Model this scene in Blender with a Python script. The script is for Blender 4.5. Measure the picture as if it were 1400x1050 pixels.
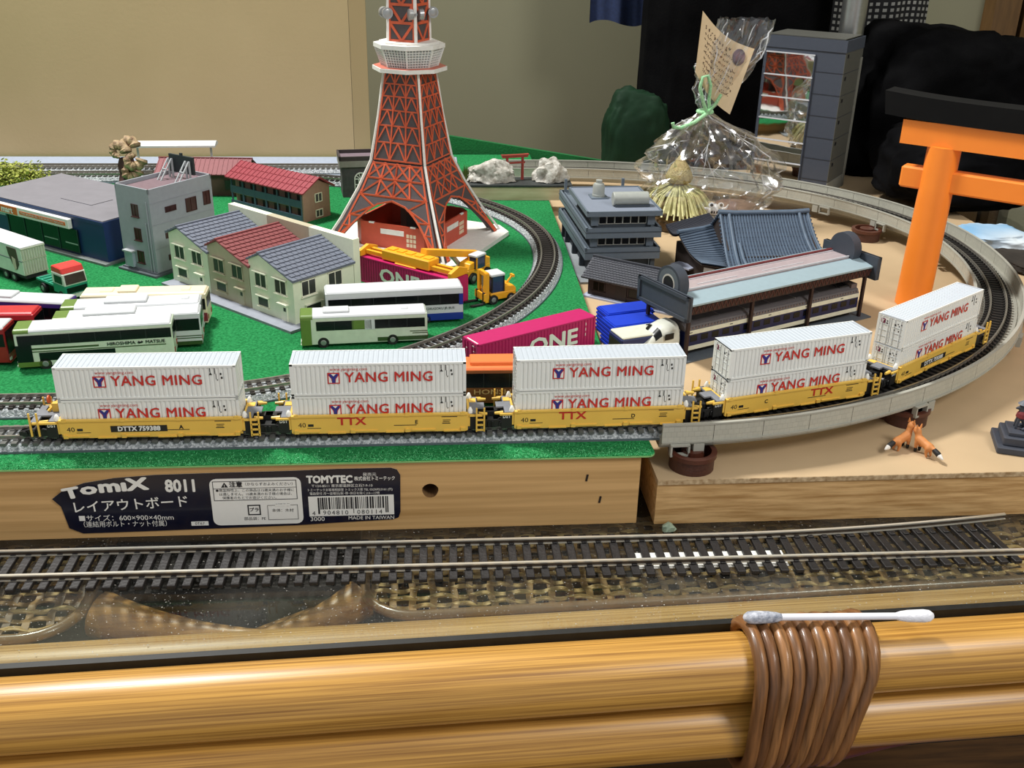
import bpy, bmesh, math, random
from mathutils import Vector, Matrix
random.seed(7)
for _o in list(bpy.data.objects): bpy.data.objects.remove(_o, do_unlink=True)
scene = bpy.context.scene
COL = scene.collection
S = 0.001                                   # the script is written in millimetres
rad = math.radians
PI = math.pi

# ------------------------------------------------------------------ camera
def make_camera():
    F, P, R, YAW = 1412.0, rad(24.98), rad(1.21), rad(5.1)
    def w(x, y, z):
        c, s = math.cos(-YAW), math.sin(-YAW)
        return Vector((c*x - s*y, s*x + c*y, z))
    r0 = w(1, 0, 0); f0 = w(0, math.cos(P), -math.sin(P)); d0 = w(0, -math.sin(P), -math.cos(P))
    r = r0*math.cos(R) - d0*math.sin(R); d = r0*math.sin(R) + d0*math.cos(R)
    m = Matrix(((r.x, -d.x, -f0.x, 0), (r.y, -d.y, -f0.y, 0), (r.z, -d.z, -f0.z, 0.2571), (0, 0, 0, 1)))
    cd = bpy.data.cameras.new('camera'); cam = bpy.data.objects.new('camera', cd); COL.objects.link(cam)
    cam.matrix_world = m
    cd.sensor_fit = 'HORIZONTAL'; cd.sensor_width = 36; cd.lens = F*36/1400
    cd.clip_start = 0.01; cd.clip_end = 20
    scene.camera = cam
make_camera()

# ------------------------------------------------------------------ light
world = bpy.data.worlds.new('room_light'); scene.world = world; world.use_nodes = True
bg = world.node_tree.nodes['Background']; bg.inputs[0].default_value = (0.98, 0.985, 1.0, 1); bg.inputs[1].default_value = 0.42
def area(name, loc, target, size, power, col, shape='DISK'):
    l = bpy.data.lights.new(name, 'AREA'); l.shape = shape; l.size = size; l.energy = power; l.color = col
    o = bpy.data.objects.new(name, l); COL.objects.link(o); o.location = loc
    o.rotation_euler = (Vector(target) - Vector(loc)).to_track_quat('-Z', 'Y').to_euler()
    return o
area('ceiling_lamp', (-0.42, 0.86, 1.12), (0.02, 0.6, 0.0), 0.20, 18.0, (1.0, 0.985, 0.95))
area('fill_lamp', (0.85, -0.45, 1.25), (0.15, 0.5, 0.0), 0.5, 11.0, (1.0, 0.98, 0.95))  # unseen fill added at front right to brighten the front faces and the gate
vs = scene.view_settings
vs.view_transform = 'Standard'; vs.look = 'None'; vs.gamma = 1.0; vs.use_curve_mapping = False
vs.exposure = 0.15

# ------------------------------------------------------------------ materials
def lin(h):
    if isinstance(h, str):
        h = h.lstrip('#'); c = [int(h[i:i+2], 16)/255 for i in (0, 2, 4)]
    else: c = [x/255 for x in h]
    return [x/12.92 if x <= 0.04045 else ((x+0.055)/1.055)**2.4 for x in c] + [1.0]
MATS = {}
def nodes_of(m): return m.node_tree.nodes, m.node_tree.links
def mat(name, col, rough=0.5, metal=0.0, var=0.06, scale=300.0, bump=0.0, bscale=None, spec=0.5, col2=None, stretch=None, coat=0.0, detail=3.0):
    """plain procedural material: noise-varied colour and optional noise relief"""
    if name in MATS: return MATS[name]
    m = bpy.data.materials.new(name); m.use_nodes = True; N, L = nodes_of(m)
    b = N['Principled BSDF']; c = lin(col)
    b.inputs['Roughness'].default_value = rough; b.inputs['Metallic'].default_value = metal
    b.inputs['Specular IOR Level'].default_value = spec
    if coat: b.inputs['Coat Weight'].default_value = coat; b.inputs['Coat Roughness'].default_value = 0.12
    tc = N.new('ShaderNodeTexCoord'); mp = N.new('ShaderNodeMapping'); L.new(tc.outputs['Object'], mp.inputs[0])
    if stretch: mp.inputs['Scale'].default_value = stretch
    n = N.new('ShaderNodeTexNoise'); n.inputs['Scale'].default_value = scale; n.inputs['Detail'].default_value = detail
    L.new(mp.outputs[0], n.inputs['Vector'])
    r = N.new('ShaderNodeValToRGB'); r.color_ramp.elements[0].position = 0.3; r.color_ramp.elements[1].position = 0.7
    if col2 is not None: a0, a1 = c, lin(col2)
    else:
        a0 = [max(0, x*(1-var)) for x in c[:3]]+[1]; a1 = [min(1, x*(1+var)) for x in c[:3]]+[1]
    r.color_ramp.elements[0].color = a0; r.color_ramp.elements[1].color = a1
    L.new(n.outputs['Fac'], r.inputs[0]); L.new(r.outputs[0], b.inputs['Base Color'])
    if bump:
        n2 = N.new('ShaderNodeTexNoise'); n2.inputs['Scale'].default_value = bscale or scale*2; n2.inputs['Detail'].default_value = 2
        L.new(mp.outputs[0], n2.inputs['Vector'])
        bp = N.new('ShaderNodeBump'); bp.inputs['Strength'].default_value = bump; bp.inputs['Distance'].default_value = 0.001
        L.new(n2.outputs['Fac'], bp.inputs['Height']); L.new(bp.outputs[0], b.inputs['Normal'])
    MATS[name] = m
    return m
def wood(name, light, dark, along='x', scale=60.0, rough=0.55, k=14.0, coat=0.0, bump=0.1):
    """long grain: noise squeezed across the grain direction"""
    if name in MATS: return MATS[name]
    m = bpy.data.materials.new(name); m.use_nodes = True; N, L = nodes_of(m)
    b = N['Principled BSDF']; b.inputs['Roughness'].default_value = rough
    if coat: b.inputs['Coat Weight'].default_value = coat; b.inputs['Coat Roughness'].default_value = 0.28
    tc = N.new('ShaderNodeTexCoord'); mp = N.new('ShaderNodeMapping'); L.new(tc.outputs['Object'], mp.inputs[0])
    mp.inputs['Scale'].default_value = {'x': (1, k, k), 'y': (k, 1, k), 'z': (k, k, 1)}[along]
    n = N.new('ShaderNodeTexNoise'); n.inputs['Scale'].default_value = scale; n.inputs['Detail'].default_value = 5; n.inputs['Roughness'].default_value = 0.6
    L.new(mp.outputs[0], n.inputs['Vector'])
    r = N.new('ShaderNodeValToRGB'); e = r.color_ramp.elements
    e[0].position = 0.33; e[0].color = lin(dark); e[1].position = 0.62; e[1].color = lin(light)
    L.new(n.outputs['Fac'], r.inputs[0]); L.new(r.outputs[0], b.inputs['Base Color'])
    if bump:
        bp = N.new('ShaderNodeBump'); bp.inputs['Strength'].default_value = bump; bp.inputs['Distance'].default_value = 0.0006
        L.new(n.outputs['Fac'], bp.inputs['Height']); L.new(bp.outputs[0], b.inputs['Normal'])
    MATS[name] = m
    return m
def brickmat(name, face, joint, w, h, rough=0.6, uv=True, bump=0.5, mortar=0.05):
    """small block pattern too fine to build, laid out on the UV map (in metres)"""
    if name in MATS: return MATS[name]
    m = bpy.data.materials.new(name); m.use_nodes = True; N, L = nodes_of(m)
    b = N['Principled BSDF']; b.inputs['Roughness'].default_value = rough
    tc = N.new('ShaderNodeTexCoord'); br = N.new('ShaderNodeTexBrick')
    L.new(tc.outputs['UV' if uv else 'Object'], br.inputs['Vector'])
    br.inputs['Scale'].default_value = 1000; br.inputs['Brick Width'].default_value = w; br.inputs['Row Height'].default_value = h
    br.inputs['Mortar Size'].default_value = mortar; br.inputs['Mortar Smooth'].default_value = 0.3
    c = lin(face); br.inputs['Color1'].default_value = c; br.inputs['Color2'].default_value = [x*0.93 for x in c[:3]]+[1]; br.inputs['Mortar'].default_value = lin(joint)
    L.new(br.outputs['Color'], b.inputs['Base Color'])
    bp = N.new('ShaderNodeBump'); bp.inputs['Strength'].default_value = bump; bp.inputs['Distance'].default_value = 0.0005; bp.invert = True
    L.new(br.outputs['Fac'], bp.inputs['Height']); L.new(bp.outputs[0], b.inputs['Normal'])
    MATS[name] = m
    return m

# ------------------------------------------------------------------ mesh helpers
class MB:
    def __init__(s): s.v = []; s.f = []; s.m = []; s.uv = {}
    def add(s, vs, fs, m=0):
        o = len(s.v); s.v += [tuple(p) for p in vs]
        for f in fs: s.f.append([i+o for i in f]); s.m.append(m)
        return s
    def box(s, x0, y0, z0, x1, y1, z1, m=0):
        return s.add([(x0,y0,z0),(x1,y0,z0),(x1,y1,z0),(x0,y1,z0),(x0,y0,z1),(x1,y0,z1),(x1,y1,z1),(x0,y1,z1)],
              [(0,3,2,1),(4,5,6,7),(0,1,5,4),(1,2,6,5),(2,3,7,6),(3,0,4,7)], m)
    def obox(s, c, size, rz=0, ry=0, rx=0, m=0):
        M = Matrix.Rotation(rz,3,'Z') @ Matrix.Rotation(ry,3,'Y') @ Matrix.Rotation(rx,3,'X'); c = Vector(c)
        a = [x/2 for x in size]; vs = []
        for z in (-a[2], a[2]):
            for x, y in ((-a[0],-a[1]),(a[0],-a[1]),(a[0],a[1]),(-a[0],a[1])): vs.append(c + M @ Vector((x,y,z)))
        return s.add(vs, [(0,3,2,1),(4,5,6,7),(0,1,5,4),(1,2,6,5),(2,3,7,6),(3,0,4,7)], m)
    def bar(s, p0, p1, w, h=None, up=(0,0,1), m=0):
        p0 = Vector(p0); p1 = Vector(p1); d = (p1-p0).normalized(); h = h or w
        u = Vector(up)
        if abs(d.dot(u)) > 0.98: u = Vector((0,1,0)) if abs(d.y) < 0.9 else Vector((1,0,0))
        x = d.cross(u).normalized(); y = x.cross(d).normalized(); vs = []
        for p in (p0, p1):
            for a, b in ((-1,-1),(1,-1),(1,1),(-1,1)): vs.append(p + x*a*w/2 + y*b*h/2)
        return s.add(vs, [(0,3,2,1),(4,5,6,7),(0,1,5,4),(1,2,6,5),(2,3,7,6),(3,0,4,7)], m)
    def ext(s, poly, vec, m=0):
        """polygon of 3D points pushed along vec"""
        n = len(poly); v = Vector(vec); a = [Vector(p) for p in poly]; vs = a + [p+v for p in a]
        fs = [tuple(range(n))[::-1], tuple(range(n, 2*n))] + [(i, (i+1) % n, n+(i+1) % n, n+i) for i in range(n)]
        return s.add(vs, fs, m)
    def prism(s, poly, z0, z1, m=0): return s.ext([(x, y, z0) for x, y in poly], (0, 0, z1-z0), m)
    def prismx(s, poly, x0, x1, m=0): return s.ext([(x0, y, z) for y, z in poly], (x1-x0, 0, 0), m)
    def prismy(s, poly, y0, y1, m=0): return s.ext([(x, y0, z) for x, z in poly], (0, y1-y0, 0), m)
    def tube(s, pts, r, n=8, m=0, caps=True, closed=False):
        P = [Vector(p) for p in pts]; k = len(P); R = r if isinstance(r, (list, tuple)) else [r]*k
        T = []
        for i in range(k):
            a = P[i-1] if (i > 0 or closed) else P[i]; b = P[(i+1) % k] if (i < k-1 or closed) else P[i]
            T.append((b-a).normalized() if (b-a).length > 1e-9 else Vector((0,0,1)))
        u = T[0].cross(Vector((0,0,1)))
        if u.length < 1e-3: u = T[0].cross(Vector((1,0,0)))
        u.normalize(); vs = []
        for i in range(k):
            u = (u - T[i]*u.dot(T[i])).normalized(); w = T[i].cross(u)
            for j in range(n):
                a = 2*PI*j/n; vs.append(P[i] + (u*math.cos(a) + w*math.sin(a))*R[i])
        fs = []
        for i in range(k if closed else k-1):
            for j in range(n):
                i2 = (i+1) % k; fs.append((i*n+j, i*n+(j+1) % n, i2*n+(j+1) % n, i2*n+j))
        if caps and not closed: fs += [tuple(range(n))[::-1], tuple(range((k-1)*n, k*n))]
        return s.add(vs, fs, m)
    def cyl(s, p0, p1, r0, r1=None, n=16, m=0): return s.tube([p0, p1], [r0, r0 if r1 is None else r1], n, m)
    def lathe(s, prof, c=(0,0,0), n=20, m=0, closed=False, wob=None):
        vs = []; fs = []; k = len(prof)
        for i, (r, z) in enumerate(prof):
            for j in range(n):
                a = 2*PI*j/n; q = r*(wob(a, i) if wob else 1); vs.append((c[0]+q*math.cos(a), c[1]+q*math.sin(a), c[2]+z))
        for i in range(k-1):
            for j in range(n): fs.append((i*n+j, i*n+(j+1) % n, (i+1)*n+(j+1) % n, (i+1)*n+j))
        if closed: fs += [tuple(range(n))[::-1], tuple(range((k-1)*n, k*n))]
        return s.add(vs, fs, m)
    def sweep(s, sec, path, m=0, closed_sec=True, caps=True):
        """sec: (side, up) pairs; path: (x, y, z, heading); side is measured to the right of the heading. UVs in metres."""
        n = len(sec); o = len(s.v); d = 0; prev = None
        for (x, y, z, h) in path:
            if prev: d += math.hypot(x-prev[0], y-prev[1])
            prev = (x, y); q = 0
            for j, (a, b) in enumerate(sec):
                if j: q += math.hypot(a-sec[j-1][0], b-sec[j-1][1])
                s.uv[len(s.v)] = (d*S, q*S); s.v.append((x + a*math.sin(h), y - a*math.cos(h), z+b))
        k = len(path)
        for i in range(k-1):
            for j in range(n if closed_sec else n-1):
                s.f.append([o+i*n+j, o+i*n+(j+1) % n, o+(i+1)*n+(j+1) % n, o+(i+1)*n+j]); s.m.append(m)
        if caps and closed_sec:
            s.f.append([o+j for j in range(n)][::-1]); s.m.append(m); s.f.append([o+(k-1)*n+j for j in range(n)]); s.m.append(m)
        return s
    def grid(s, fn, nu, nv, m=0):
        o = len(s.v)
        for i in range(nu+1):
            for j in range(nv+1):
                s.uv[len(s.v)] = (i/nu, j/nv); s.v.append(tuple(fn(i/nu, j/nv)))
        for i in range(nu):
            for j in range(nv):
                a = o+i*(nv+1)+j; s.f.append([a, a+nv+1, a+nv+2, a+1]); s.m.append(m)
        return s
    def mesh(s, name, mats, smooth=False, bevel=0.0, bseg=1):
        bm = bmesh.new(); vs = [bm.verts.new((x*S, y*S, z*S)) for x, y, z in s.v]
        for f, mi in zip(s.f, s.m):
            try: fc = bm.faces.new([vs[i] for i in f])
            except ValueError: continue
            fc.material_index = mi
        uvl = None
        if s.uv:
            uvl = bm.loops.layers.uv.new('UVMap'); bm.verts.index_update()
            idx = {v: i for i, v in enumerate(vs)}
            for fc in bm.faces:
                for lp in fc.loops: lp[uvl].uv = s.uv.get(idx[lp.vert], (0, 0))
        bmesh.ops.recalc_face_normals(bm, faces=bm.faces)
        if bevel:
            bmesh.ops.remove_doubles(bm, verts=bm.verts, dist=1e-7)
            ed = [e for e in bm.edges if len(e.link_faces) == 2 and e.calc_face_angle(0) > 0.6]
            bmesh.ops.bevel(bm, geom=ed, offset=bevel*S, segments=bseg, affect='EDGES', profile=0.5, clamp_overlap=True)
        me = bpy.data.meshes.new(name); bm.to_mesh(me); bm.free()
        for m in (mats if isinstance(mats, (list, tuple)) else [mats]): me.materials.append(m)
        if smooth:
            me.shade_smooth(); me.set_sharp_from_angle(angle=rad(40 if smooth is True else smooth))
        return me
    def build(s, name, mats, parent=None, loc=(0,0,0), rz=0, smooth=False, bevel=0.0, bseg=1):
        return put(name, s.mesh(name, mats, smooth, bevel, bseg), parent, loc, rz)
def put(name, me, parent=None, loc=(0,0,0), rz=0):
    o = bpy.data.objects.new(name, me); COL.objects.link(o)
    o.location = [c*S for c in loc]; o.rotation_euler = (0, 0, rz)
    if parent: o.parent = parent
    return o
def tag(o, label=None, cat=None, group=None, kind=None):
    for k, v in (('label', label), ('category', cat), ('group', group), ('kind', kind)):
        if v: o[k] = v
    return o
def thing(name, label, cat, loc=(0,0,0), rz=0, group=None, kind=None):
    o = bpy.data.objects.new(name, None); COL.objects.link(o); o.empty_display_size = 0.01
    o.location = [c*S for c in loc]; o.rotation_euler = (0, 0, rz)
    return tag(o, label, cat, group, kind)
def dup(root, loc, rz, label=None, group=None):
    def cp(o, par):
        c = o.copy(); COL.objects.link(c)
        if par: c.parent = par
        for ch in list(o.children): cp(ch, c)
        return c
    r = cp(root, None); r.location = [c*S for c in loc]; r.rotation_euler = (0, 0, rz)
    return tag(r, label, None, group)
def text(parent, body, size, loc, m, rot=(90,0,0), align='CENTER', bold=0.0, sx=1.0, shear=0.0, name='lettering', space=1.0, label=None):
    c = bpy.data.curves.new(name, 'FONT'); c.body = body; c.size = size*S; c.align_x = align; c.align_y = 'CENTER'
    c['bold'] = bold*size*S*0.02; c.shear = shear; c.resolution_u = 2; c.space_character = space
    c.materials.append(m)
    o = bpy.data.objects.new(name, c); COL.objects.link(o); o.location = [x*S for x in loc]
    o.rotation_euler = [rad(a) for a in rot]; o.scale = (sx, 1, 1)
    if parent: o.parent = parent
    if label: o['label'] = label
    return o
def rrect(w, h, r, k=4, cx=0, cy=0):
    out = []
    for qx, qy, a0 in ((1,1,0),(-1,1,90),(-1,-1,180),(1,-1,270)):
        for i in range(k+1):
            a = rad(a0+90*i/k); out.append((cx+qx*(w/2-r)+r*math.cos(a), cy+qy*(h/2-r)+r*math.sin(a)))
    return out
T, M_ = 36.0, 23.3                           # height of the turf and of the fibreboard base above the glass
# ------------------------------------------------------------------ room shell
m_wall = mat('wall_paint', (128,126,102), 0.85, var=0.03, scale=6, bump=0.05, bscale=400)
m_wall2 = mat('wall_paint_cream', (150,146,122), 0.85, var=0.03, scale=6)
def structure(name, b, m): return tag(b.build(name, m), kind='structure')
structure('wall_back', MB().box(-1600, 1190, -720, 1600, 1230, 1900), m_wall)
structure('wall_right', MB().box(1200, -400, -720, 1240, 1190, 1900), m_wall2)
structure('floor', MB().box(-1600, -900, -740, 1600, 1230, -720), wood('floor_boards', '6b4a2c', '4a3220', 'x', 8))
structure('trim_1', MB().box(632, 1165, -720, 662, 1190, 1900).box(668, 1150, -720, 680, 1190, 1900), mat('pillar_wood', (92,66,34), 0.5, var=0.15, scale=40, stretch=(8,8,1)))
structure('trim_2', MB().box(680, 1130, -720, 1200, 1190, 1900), m_wall2)

# ------------------------------------------------------------------ rattan table, glass top
TABLE = thing('rattan_table', 'golden rattan table edge with paired poles and bound cane joint', 'table', (30, 304, 0), rad(2.3))
m_rat = wood('rattan_pole', 'd29e4a', '946628', 'x', 9, 0.38, 110, coat=0.35, bump=0.12)
m_rat2 = wood('rattan_inner', 'd0a468', '9a7038', 'x', 9, 0.4, 90)
def pole(name, pts, r, m, n=28, parent=TABLE):
    q = []
    for a, b in zip(pts[:-1], pts[1:]):
        k = 14
        for i in range(k): q.append([a[j]+(b[j]-a[j])*i/k for j in range(3)])
    q.append(pts[-1])
    return MB().tube(q, [r*(1+0.012*math.sin(i*1.3)) for i in range(len(q))], n).build(name, m, parent, smooth=60)
pole('front_rail', [(-640,0,-9),(620,0,-9)], 13.5, m_rat)
pole('lower_rail', [(-640,-1,-36.5),(620,-1,-36.5)], 13.0, m_rat)
pole('inner_rod', [(-640,31,-17.2),(620,31,-17.2)], 12.0, m_rat2)
pole('back_rail', [(-640,760,-9),(620,760,-9)], 13.5, m_rat)
m_dark = mat('table_shelf', (24,23,21), 0.7, var=0.3, scale=120, col2=(42,40,36))
MB().box(-640, 13, -70, 620, 750, -66).build('shelf', m_dark, TABLE)
for u in (-600, 112, 590):
    pole('leg', [(u,6,-46),(u,14,-716)], 13, m_rat2)
pole('brace', [(128,8,-58),(235,16,-45),(360,22,-48)], 10, mat('dark_rattan', (112,62,30), 0.4, var=0.2, scale=60, stretch=(1,8,8)))
for x0, r0, r1, p1, z1 in ((-166, 10, 2.0, (-92, 46), -17), (-58, 9, 2.0, (-104, 46), -17)):
    q = []; R = []
    for i in range(13):
        t = i/12; q.append((x0+(p1[0]-x0)*t, 66+(p1[1]-66)*t**0.8, -16+(z1+16)*t-3*math.sin(t*PI))); R.append(r0+(r1-r0)*t)
    MB().tube(q, R, 16).build('spread_cane', wood('rattan_spread', 'b98a50', '7d5428', 'x', 20, 0.4, 18), TABLE, smooth=60)
for a, b in (((-112,46,-22),(-48,84,-30)), ((-150,66,-30),(-190,95,-30))):
    MB().tube([a, [(a[i]+b[i])/2 + (4 if i == 1 else 0) for i in range(3)], b], 4, 10).build('under_cane', MATS['rattan_spread'], TABLE, smooth=60)
# woven cane panels: every strand is a piece
m_w = [wood('cane_light', 'd0b07a', '96733f', 'x', 90, 0.45, 8), mat('cane_brown', (150,116,72), 0.5, var=0.25, scale=120), mat('cane_dark', (112,84,54), 0.5, var=0.25, scale=120)]
def weave(u0, u1, v0, v1, du, dv, edge):
    nu = int((u1-u0)/du); nv = int((v1-v0)/dv)
    for i in range(nu+1):
        u = u0+du*i; pts = []
        lo = v0 + edge(u)
        if lo > v1-4: continue
        k = nv*4; jit = random.uniform(-0.5, 0.5)
        for j in range(k+1):
            v = lo+(v1-lo)*j/k; pts.append((u+jit+0.5*math.sin(v*0.3+i), v, -10.2+0.75*math.sin(PI*(v-v0)/dv+PI*i)))
        b = MB()
        for a in range(len(pts)-1): pass
        b.sweep([(-1.5,-0.35),(1.5,-0.35),(1.5,0.35),(-1.5,0.35)], [(p[0],p[1],p[2],PI/2) for p in pts])
        b.build('wicker_strand', random.choice(m_w[1:]), TABLE)
    for j in range(nv+1):
        v = v0+dv*j; pts = []; k = nu*4
        for i in range(k+1):
            u = u0+(u1-u0)*i/k
            if v < v0+edge(u)-0.1: continue
            pts.append((u, v+0.4*math.sin(u*0.25+j), -10.2-0.75*math.sin(PI*(u-u0)/du+PI*j)))
        if len(pts) < 3: continue
        MB().sweep([(-1.2,-0.35),(1.2,-0.35),(1.2,0.35),(-1.2,0.35)], [(p[0],p[1],p[2],0) for p in pts]).build('wicker_strand', m_w[0] if j < 2 or random.random() < 0.55 else m_w[1], TABLE)
def edge_r(u):
    d = u-(-54); return 0 if d > 22 else 22-math.sqrt(max(0, 22**2-(22-max(d, 0))**2))
def edge_l(u):
    d = -172-u; return 0 if d > 22 else 22-math.sqrt(max(0, 22**2-(22-max(d, 0))**2))
weave(-52, 296, 45, 110, 8.3, 5.9, edge_r)
weave(-332, -174, 45, 110, 8.3, 5.9, edge_l)
m_rim = mat('cane_rim', (128,98,66), 0.3, var=0.2, scale=90, coat=0.5)
def rimpts(sg, ux, far):
    q = [(ux, 116, -9.5), (ux, 66, -9.5)]
    for i in range(9):
        a = PI + i/8*PI/2; q.append((ux+sg*(22+22*math.cos(a)), 66+22*math.sin(a), -9.5))
    q.append((far, 44, -9.5)); return q
MB().tube(rimpts(1, -56, 298), 2.3, 10).build('wicker_rim', m_rim, TABLE, smooth=60)
MB().tube(rimpts(-1, -170, -334), 2.3, 10).build('wicker_rim', m_rim, TABLE, smooth=60)
# bound joint: each cane loop is a piece
m_bind = [mat('binding_cane_%s' % n, c, 0.42, var=0.45, scale=45, stretch=(14,1,1), coat=0.25, bump=0.25) for n, c in (('a',(126,84,46)),('b',(102,66,36)),('c',(142,98,56)))]
for i in range(10):
    t = (i-4.5)/4.5; pts = []
    path = [(9,-1,10.5)]
    r = 16.2+random.uniform(-0.3, 0.6)
    loop = []
    for k in range(13): a = PI/2-0.6+ (PI+0.6)*k/12*0.62; loop.append((r*math.cos(a)*1.0, -9+r*math.sin(a)))
    # over the top, down the front face, round the lower rail and back up behind
    ring = []
    for k in range(11): a = rad(20+160*k/10); ring.append((r*math.cos(a), -9+r*math.sin(a)))
    for k in range(1, 6): ring.append((-r-0.4, -9-28*k/6))
    for k in range(11): a = rad(180+160*k/10); ring.append((r*math.cos(a), -37.5+r*math.sin(a)))
    for k in range(1, 6): ring.append((r, -37.5+28*k/6))
    sk = random.uniform(-1, 1)
    for (v, z) in ring:
        q = max(0, min(1, (8-z)/60)); u = 113.5 - 1.5*q*4 + t*22.5*(1-0.24*q) + sk*0.4*math.sin(z*0.1)
        pts.append((u, v, z))
    MB().tube(pts, 2.75, 8, closed=True).build('binding_loop', m_bind[i % 3], TABLE, smooth=60)
MB().tube([(95,-15.5,-60),(108,-17.5,-62),(128,-16,-60)], 3.2, 8).build('binding_loop', m_bind[0], TABLE, smooth=60)

# glass
def glass_mat():
    m = bpy.data.materials.new('dusty_table_glass'); m.use_nodes = True; N, L = nodes_of(m); out = N['Material Output']; N.remove(N['Principled BSDF'])
    tr = N.new('ShaderNodeBsdfTransparent'); tr.inputs[0].default_value = (0.90, 0.93, 0.91, 1)
    gl = N.new('ShaderNodeBsdfGlossy'); gl.inputs['Roughness'].default_value = 0.04
    fr = N.new('ShaderNodeFresnel'); fr.inputs[0].default_value = 1.5
    ge = N.new('ShaderNodeNewGeometry'); fm = N.new('ShaderNodeMath'); fm.operation = 'SUBTRACT'; fm.use_clamp = True; L.new(fr.outputs[0], fm.inputs[0]); L.new(ge.outputs['Backfacing'], fm.inputs[1])
    mx = N.new('ShaderNodeMixShader'); L.new(fm.outputs[0], mx.inputs[0]); L.new(tr.outputs[0], mx.inputs[1]); L.new(gl.outputs[0], mx.inputs[2])
    tc = N.new('ShaderNodeTexCoord'); n = N.new('ShaderNodeTexNoise'); n.inputs['Scale'].default_value = 900; n.inputs['Detail'].default_value = 1
    L.new(tc.outputs['Object'], n.inputs['Vector'])
    n2 = N.new('ShaderNodeTexNoise'); n2.inputs['Scale'].default_value = 30; L.new(tc.outputs['Object'], n2.inputs['Vector'])
    r = N.new('ShaderNodeValToRGB'); r.color_ramp.elements[0].position = 0.70; r.color_ramp.elements[1].position = 0.78; L.new(n.outputs['Fac'], r.inputs[0])
    r2 = N.new('ShaderNodeValToRGB'); r2.color_ramp.elements[0].position = 0.3; r2.color_ramp.elements[0].color = (0,0,0,1); r2.color_ramp.elements[1].position = 0.8; r2.color_ramp.elements[1].color = (0.07,0.07,0.07,1); L.new(n2.outputs['Fac'], r2.inputs[0])
    ad = N.new('ShaderNodeMath'); ad.operation = 'MAXIMUM'; L.new(r.outputs[0], ad.inputs[0]); L.new(r2.outputs[0], ad.inputs[1])
    df = N.new('ShaderNodeBsdfDiffuse'); df.inputs[0].default_value = (0.42, 0.40, 0.36, 1)
    m2 = N.new('ShaderNodeMixShader'); L.new(ad.outputs[0], m2.inputs[0]); L.new(mx.outputs[0], m2.inputs[1]); L.new(df.outputs[0], m2.inputs[2])
    L.new(m2.outputs[0], out.inputs[0]); return m
GL = thing('glass_tabletop', 'dusty clear glass sheet with black edging lying on the rattan table', 'glass top', (30, 304, 0), rad(2.3))
MB().box(-640, 17.5, -4.5, 620, 752, -0.06).build('pane', glass_mat(), GL)
MB().box(-640, 14.6, -5, 620, 17.6, 0.3).build('edge_tape', mat('black_tape', (22,24,24), 0.5, var=0.3, scale=200), GL)

# ------------------------------------------------------------------ cotton swab on the rail
sw = thing('cotton_swab', 'white cotton swab lying across the cane binding', 'cotton swab', (154.7, 308.6, 12.4), rad(-2.4))
m_sw = mat('swab_paper', (236,236,242), 0.6, var=0.02)
MB().cyl((-34,0,0), (34,0,0), 1.35, n=12).build('stick', m_sw, sw, smooth=True)
for sg, nm in ((-1, 'used grey-stained cotton tip'), (1, 'clean cotton tip')):
    prof = [(1.3,-14),(1.9,-12),(2.3,-9),(2.4,-6),(2.5,-3),(2.2,-0.8),(1.2,0.6),(0.2,1.0)]
    b = MB().tube([(sg*(36+z),0,0) for r, z in prof], [r for r, z in prof], 14)
    t = b.build('cotton_tip', mat('cotton_used', (214,216,224), 0.9, col2=(120,126,140), scale=420, bump=0.4) if sg < 0 else mat('cotton', (240,240,246), 0.9, var=0.03, bump=0.4), sw, smooth=60)
    t['label'] = nm

# ------------------------------------------------------------------ layout board with its turf
m_pine = wood('pine', 'd2aa72', 'b08a54', 'x', 5, 0.6, 40, bump=0.03)
BA = thing('layout_board', 'pine-framed layout board with a bolt hole in its front rail', 'board', (0, 0, 0))
def front_rail():
    b = MB(); x0, x1, z0, z1, y = -806, 94, 0, 35.0, 397; cx, cz, r, q = 0.0, 19.8, 3.6, 6.0; n = 16
    sq = []; ci = []
    for i in range(n):
        a = 2*PI*i/n+PI/4; ci.append((cx+r*math.cos(a)*(1+0.06*math.sin(3*a)), y, cz+r*math.sin(a)))
        k = max(abs(math.cos(a)), abs(math.sin(a))); sq.append((cx+q*math.cos(a)/k, y, cz+q*math.sin(a)/k))
    back = [(p[0], y+16, p[2]) for p in ci]
    b.add(ci+sq, [(i, (i+1) % n, n+(i+1) % n, n+i) for i in range(n)])
    b.add(ci+back, [(i, (i+1) % n, n+(i+1) % n, n+i) for i in range(n)], 1)
    b.add(back, [tuple(range(n))], 1)
    L_, R_, B_, T_ = cx-q, cx+q, cz-q, cz+q
    for (a, c, d, e) in ((x0, z0, L_, z1), (R_, z0, x1, z1), (L_, z0, R_, B_), (L_, T_, R_, z1)):
        b.add([(a,y,c),(d,y,c),(d,y,e),(a,y,e)], [(0,1,2,3)])
    b.add([(x0,y,z1),(x1,y,z1),(x1,y+18,z1),(x0,y+18,z1)], [(0,1,2,3)])
    b.add([(x1,y,z0),(x1,y+18,z0),(x1,y+18,z1),(x1,y,z1)], [(0,1,2,3)])
    b.add([(x0,y+18,z0),(x1,y+18,z0),(x1,y+18,z1),(x0,y+18,z1)], [(0,1,2,3)])
    b.add([(x0,y,z0),(x1,y,z0),(x1,y+18,z0),(x0,y+18,z0)], [(0,1,2,3)])
    b.add([(x0,y,z0),(x0,y+18,z0),(x0,y+18,z1),(x0,y,z1)], [(0,1,2,3)])
    return b
front_rail().build('front_rail', [m_pine, mat('bored_wood', (120,88,52), 0.8)], BA)
MB().box(76, 415.2, 0, 94, 979, 35).build('side_rail', wood('pine_y', 'd2aa72', 'b08a54', 'y', 5, 0.6, 40, bump=0.03), BA)
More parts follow.
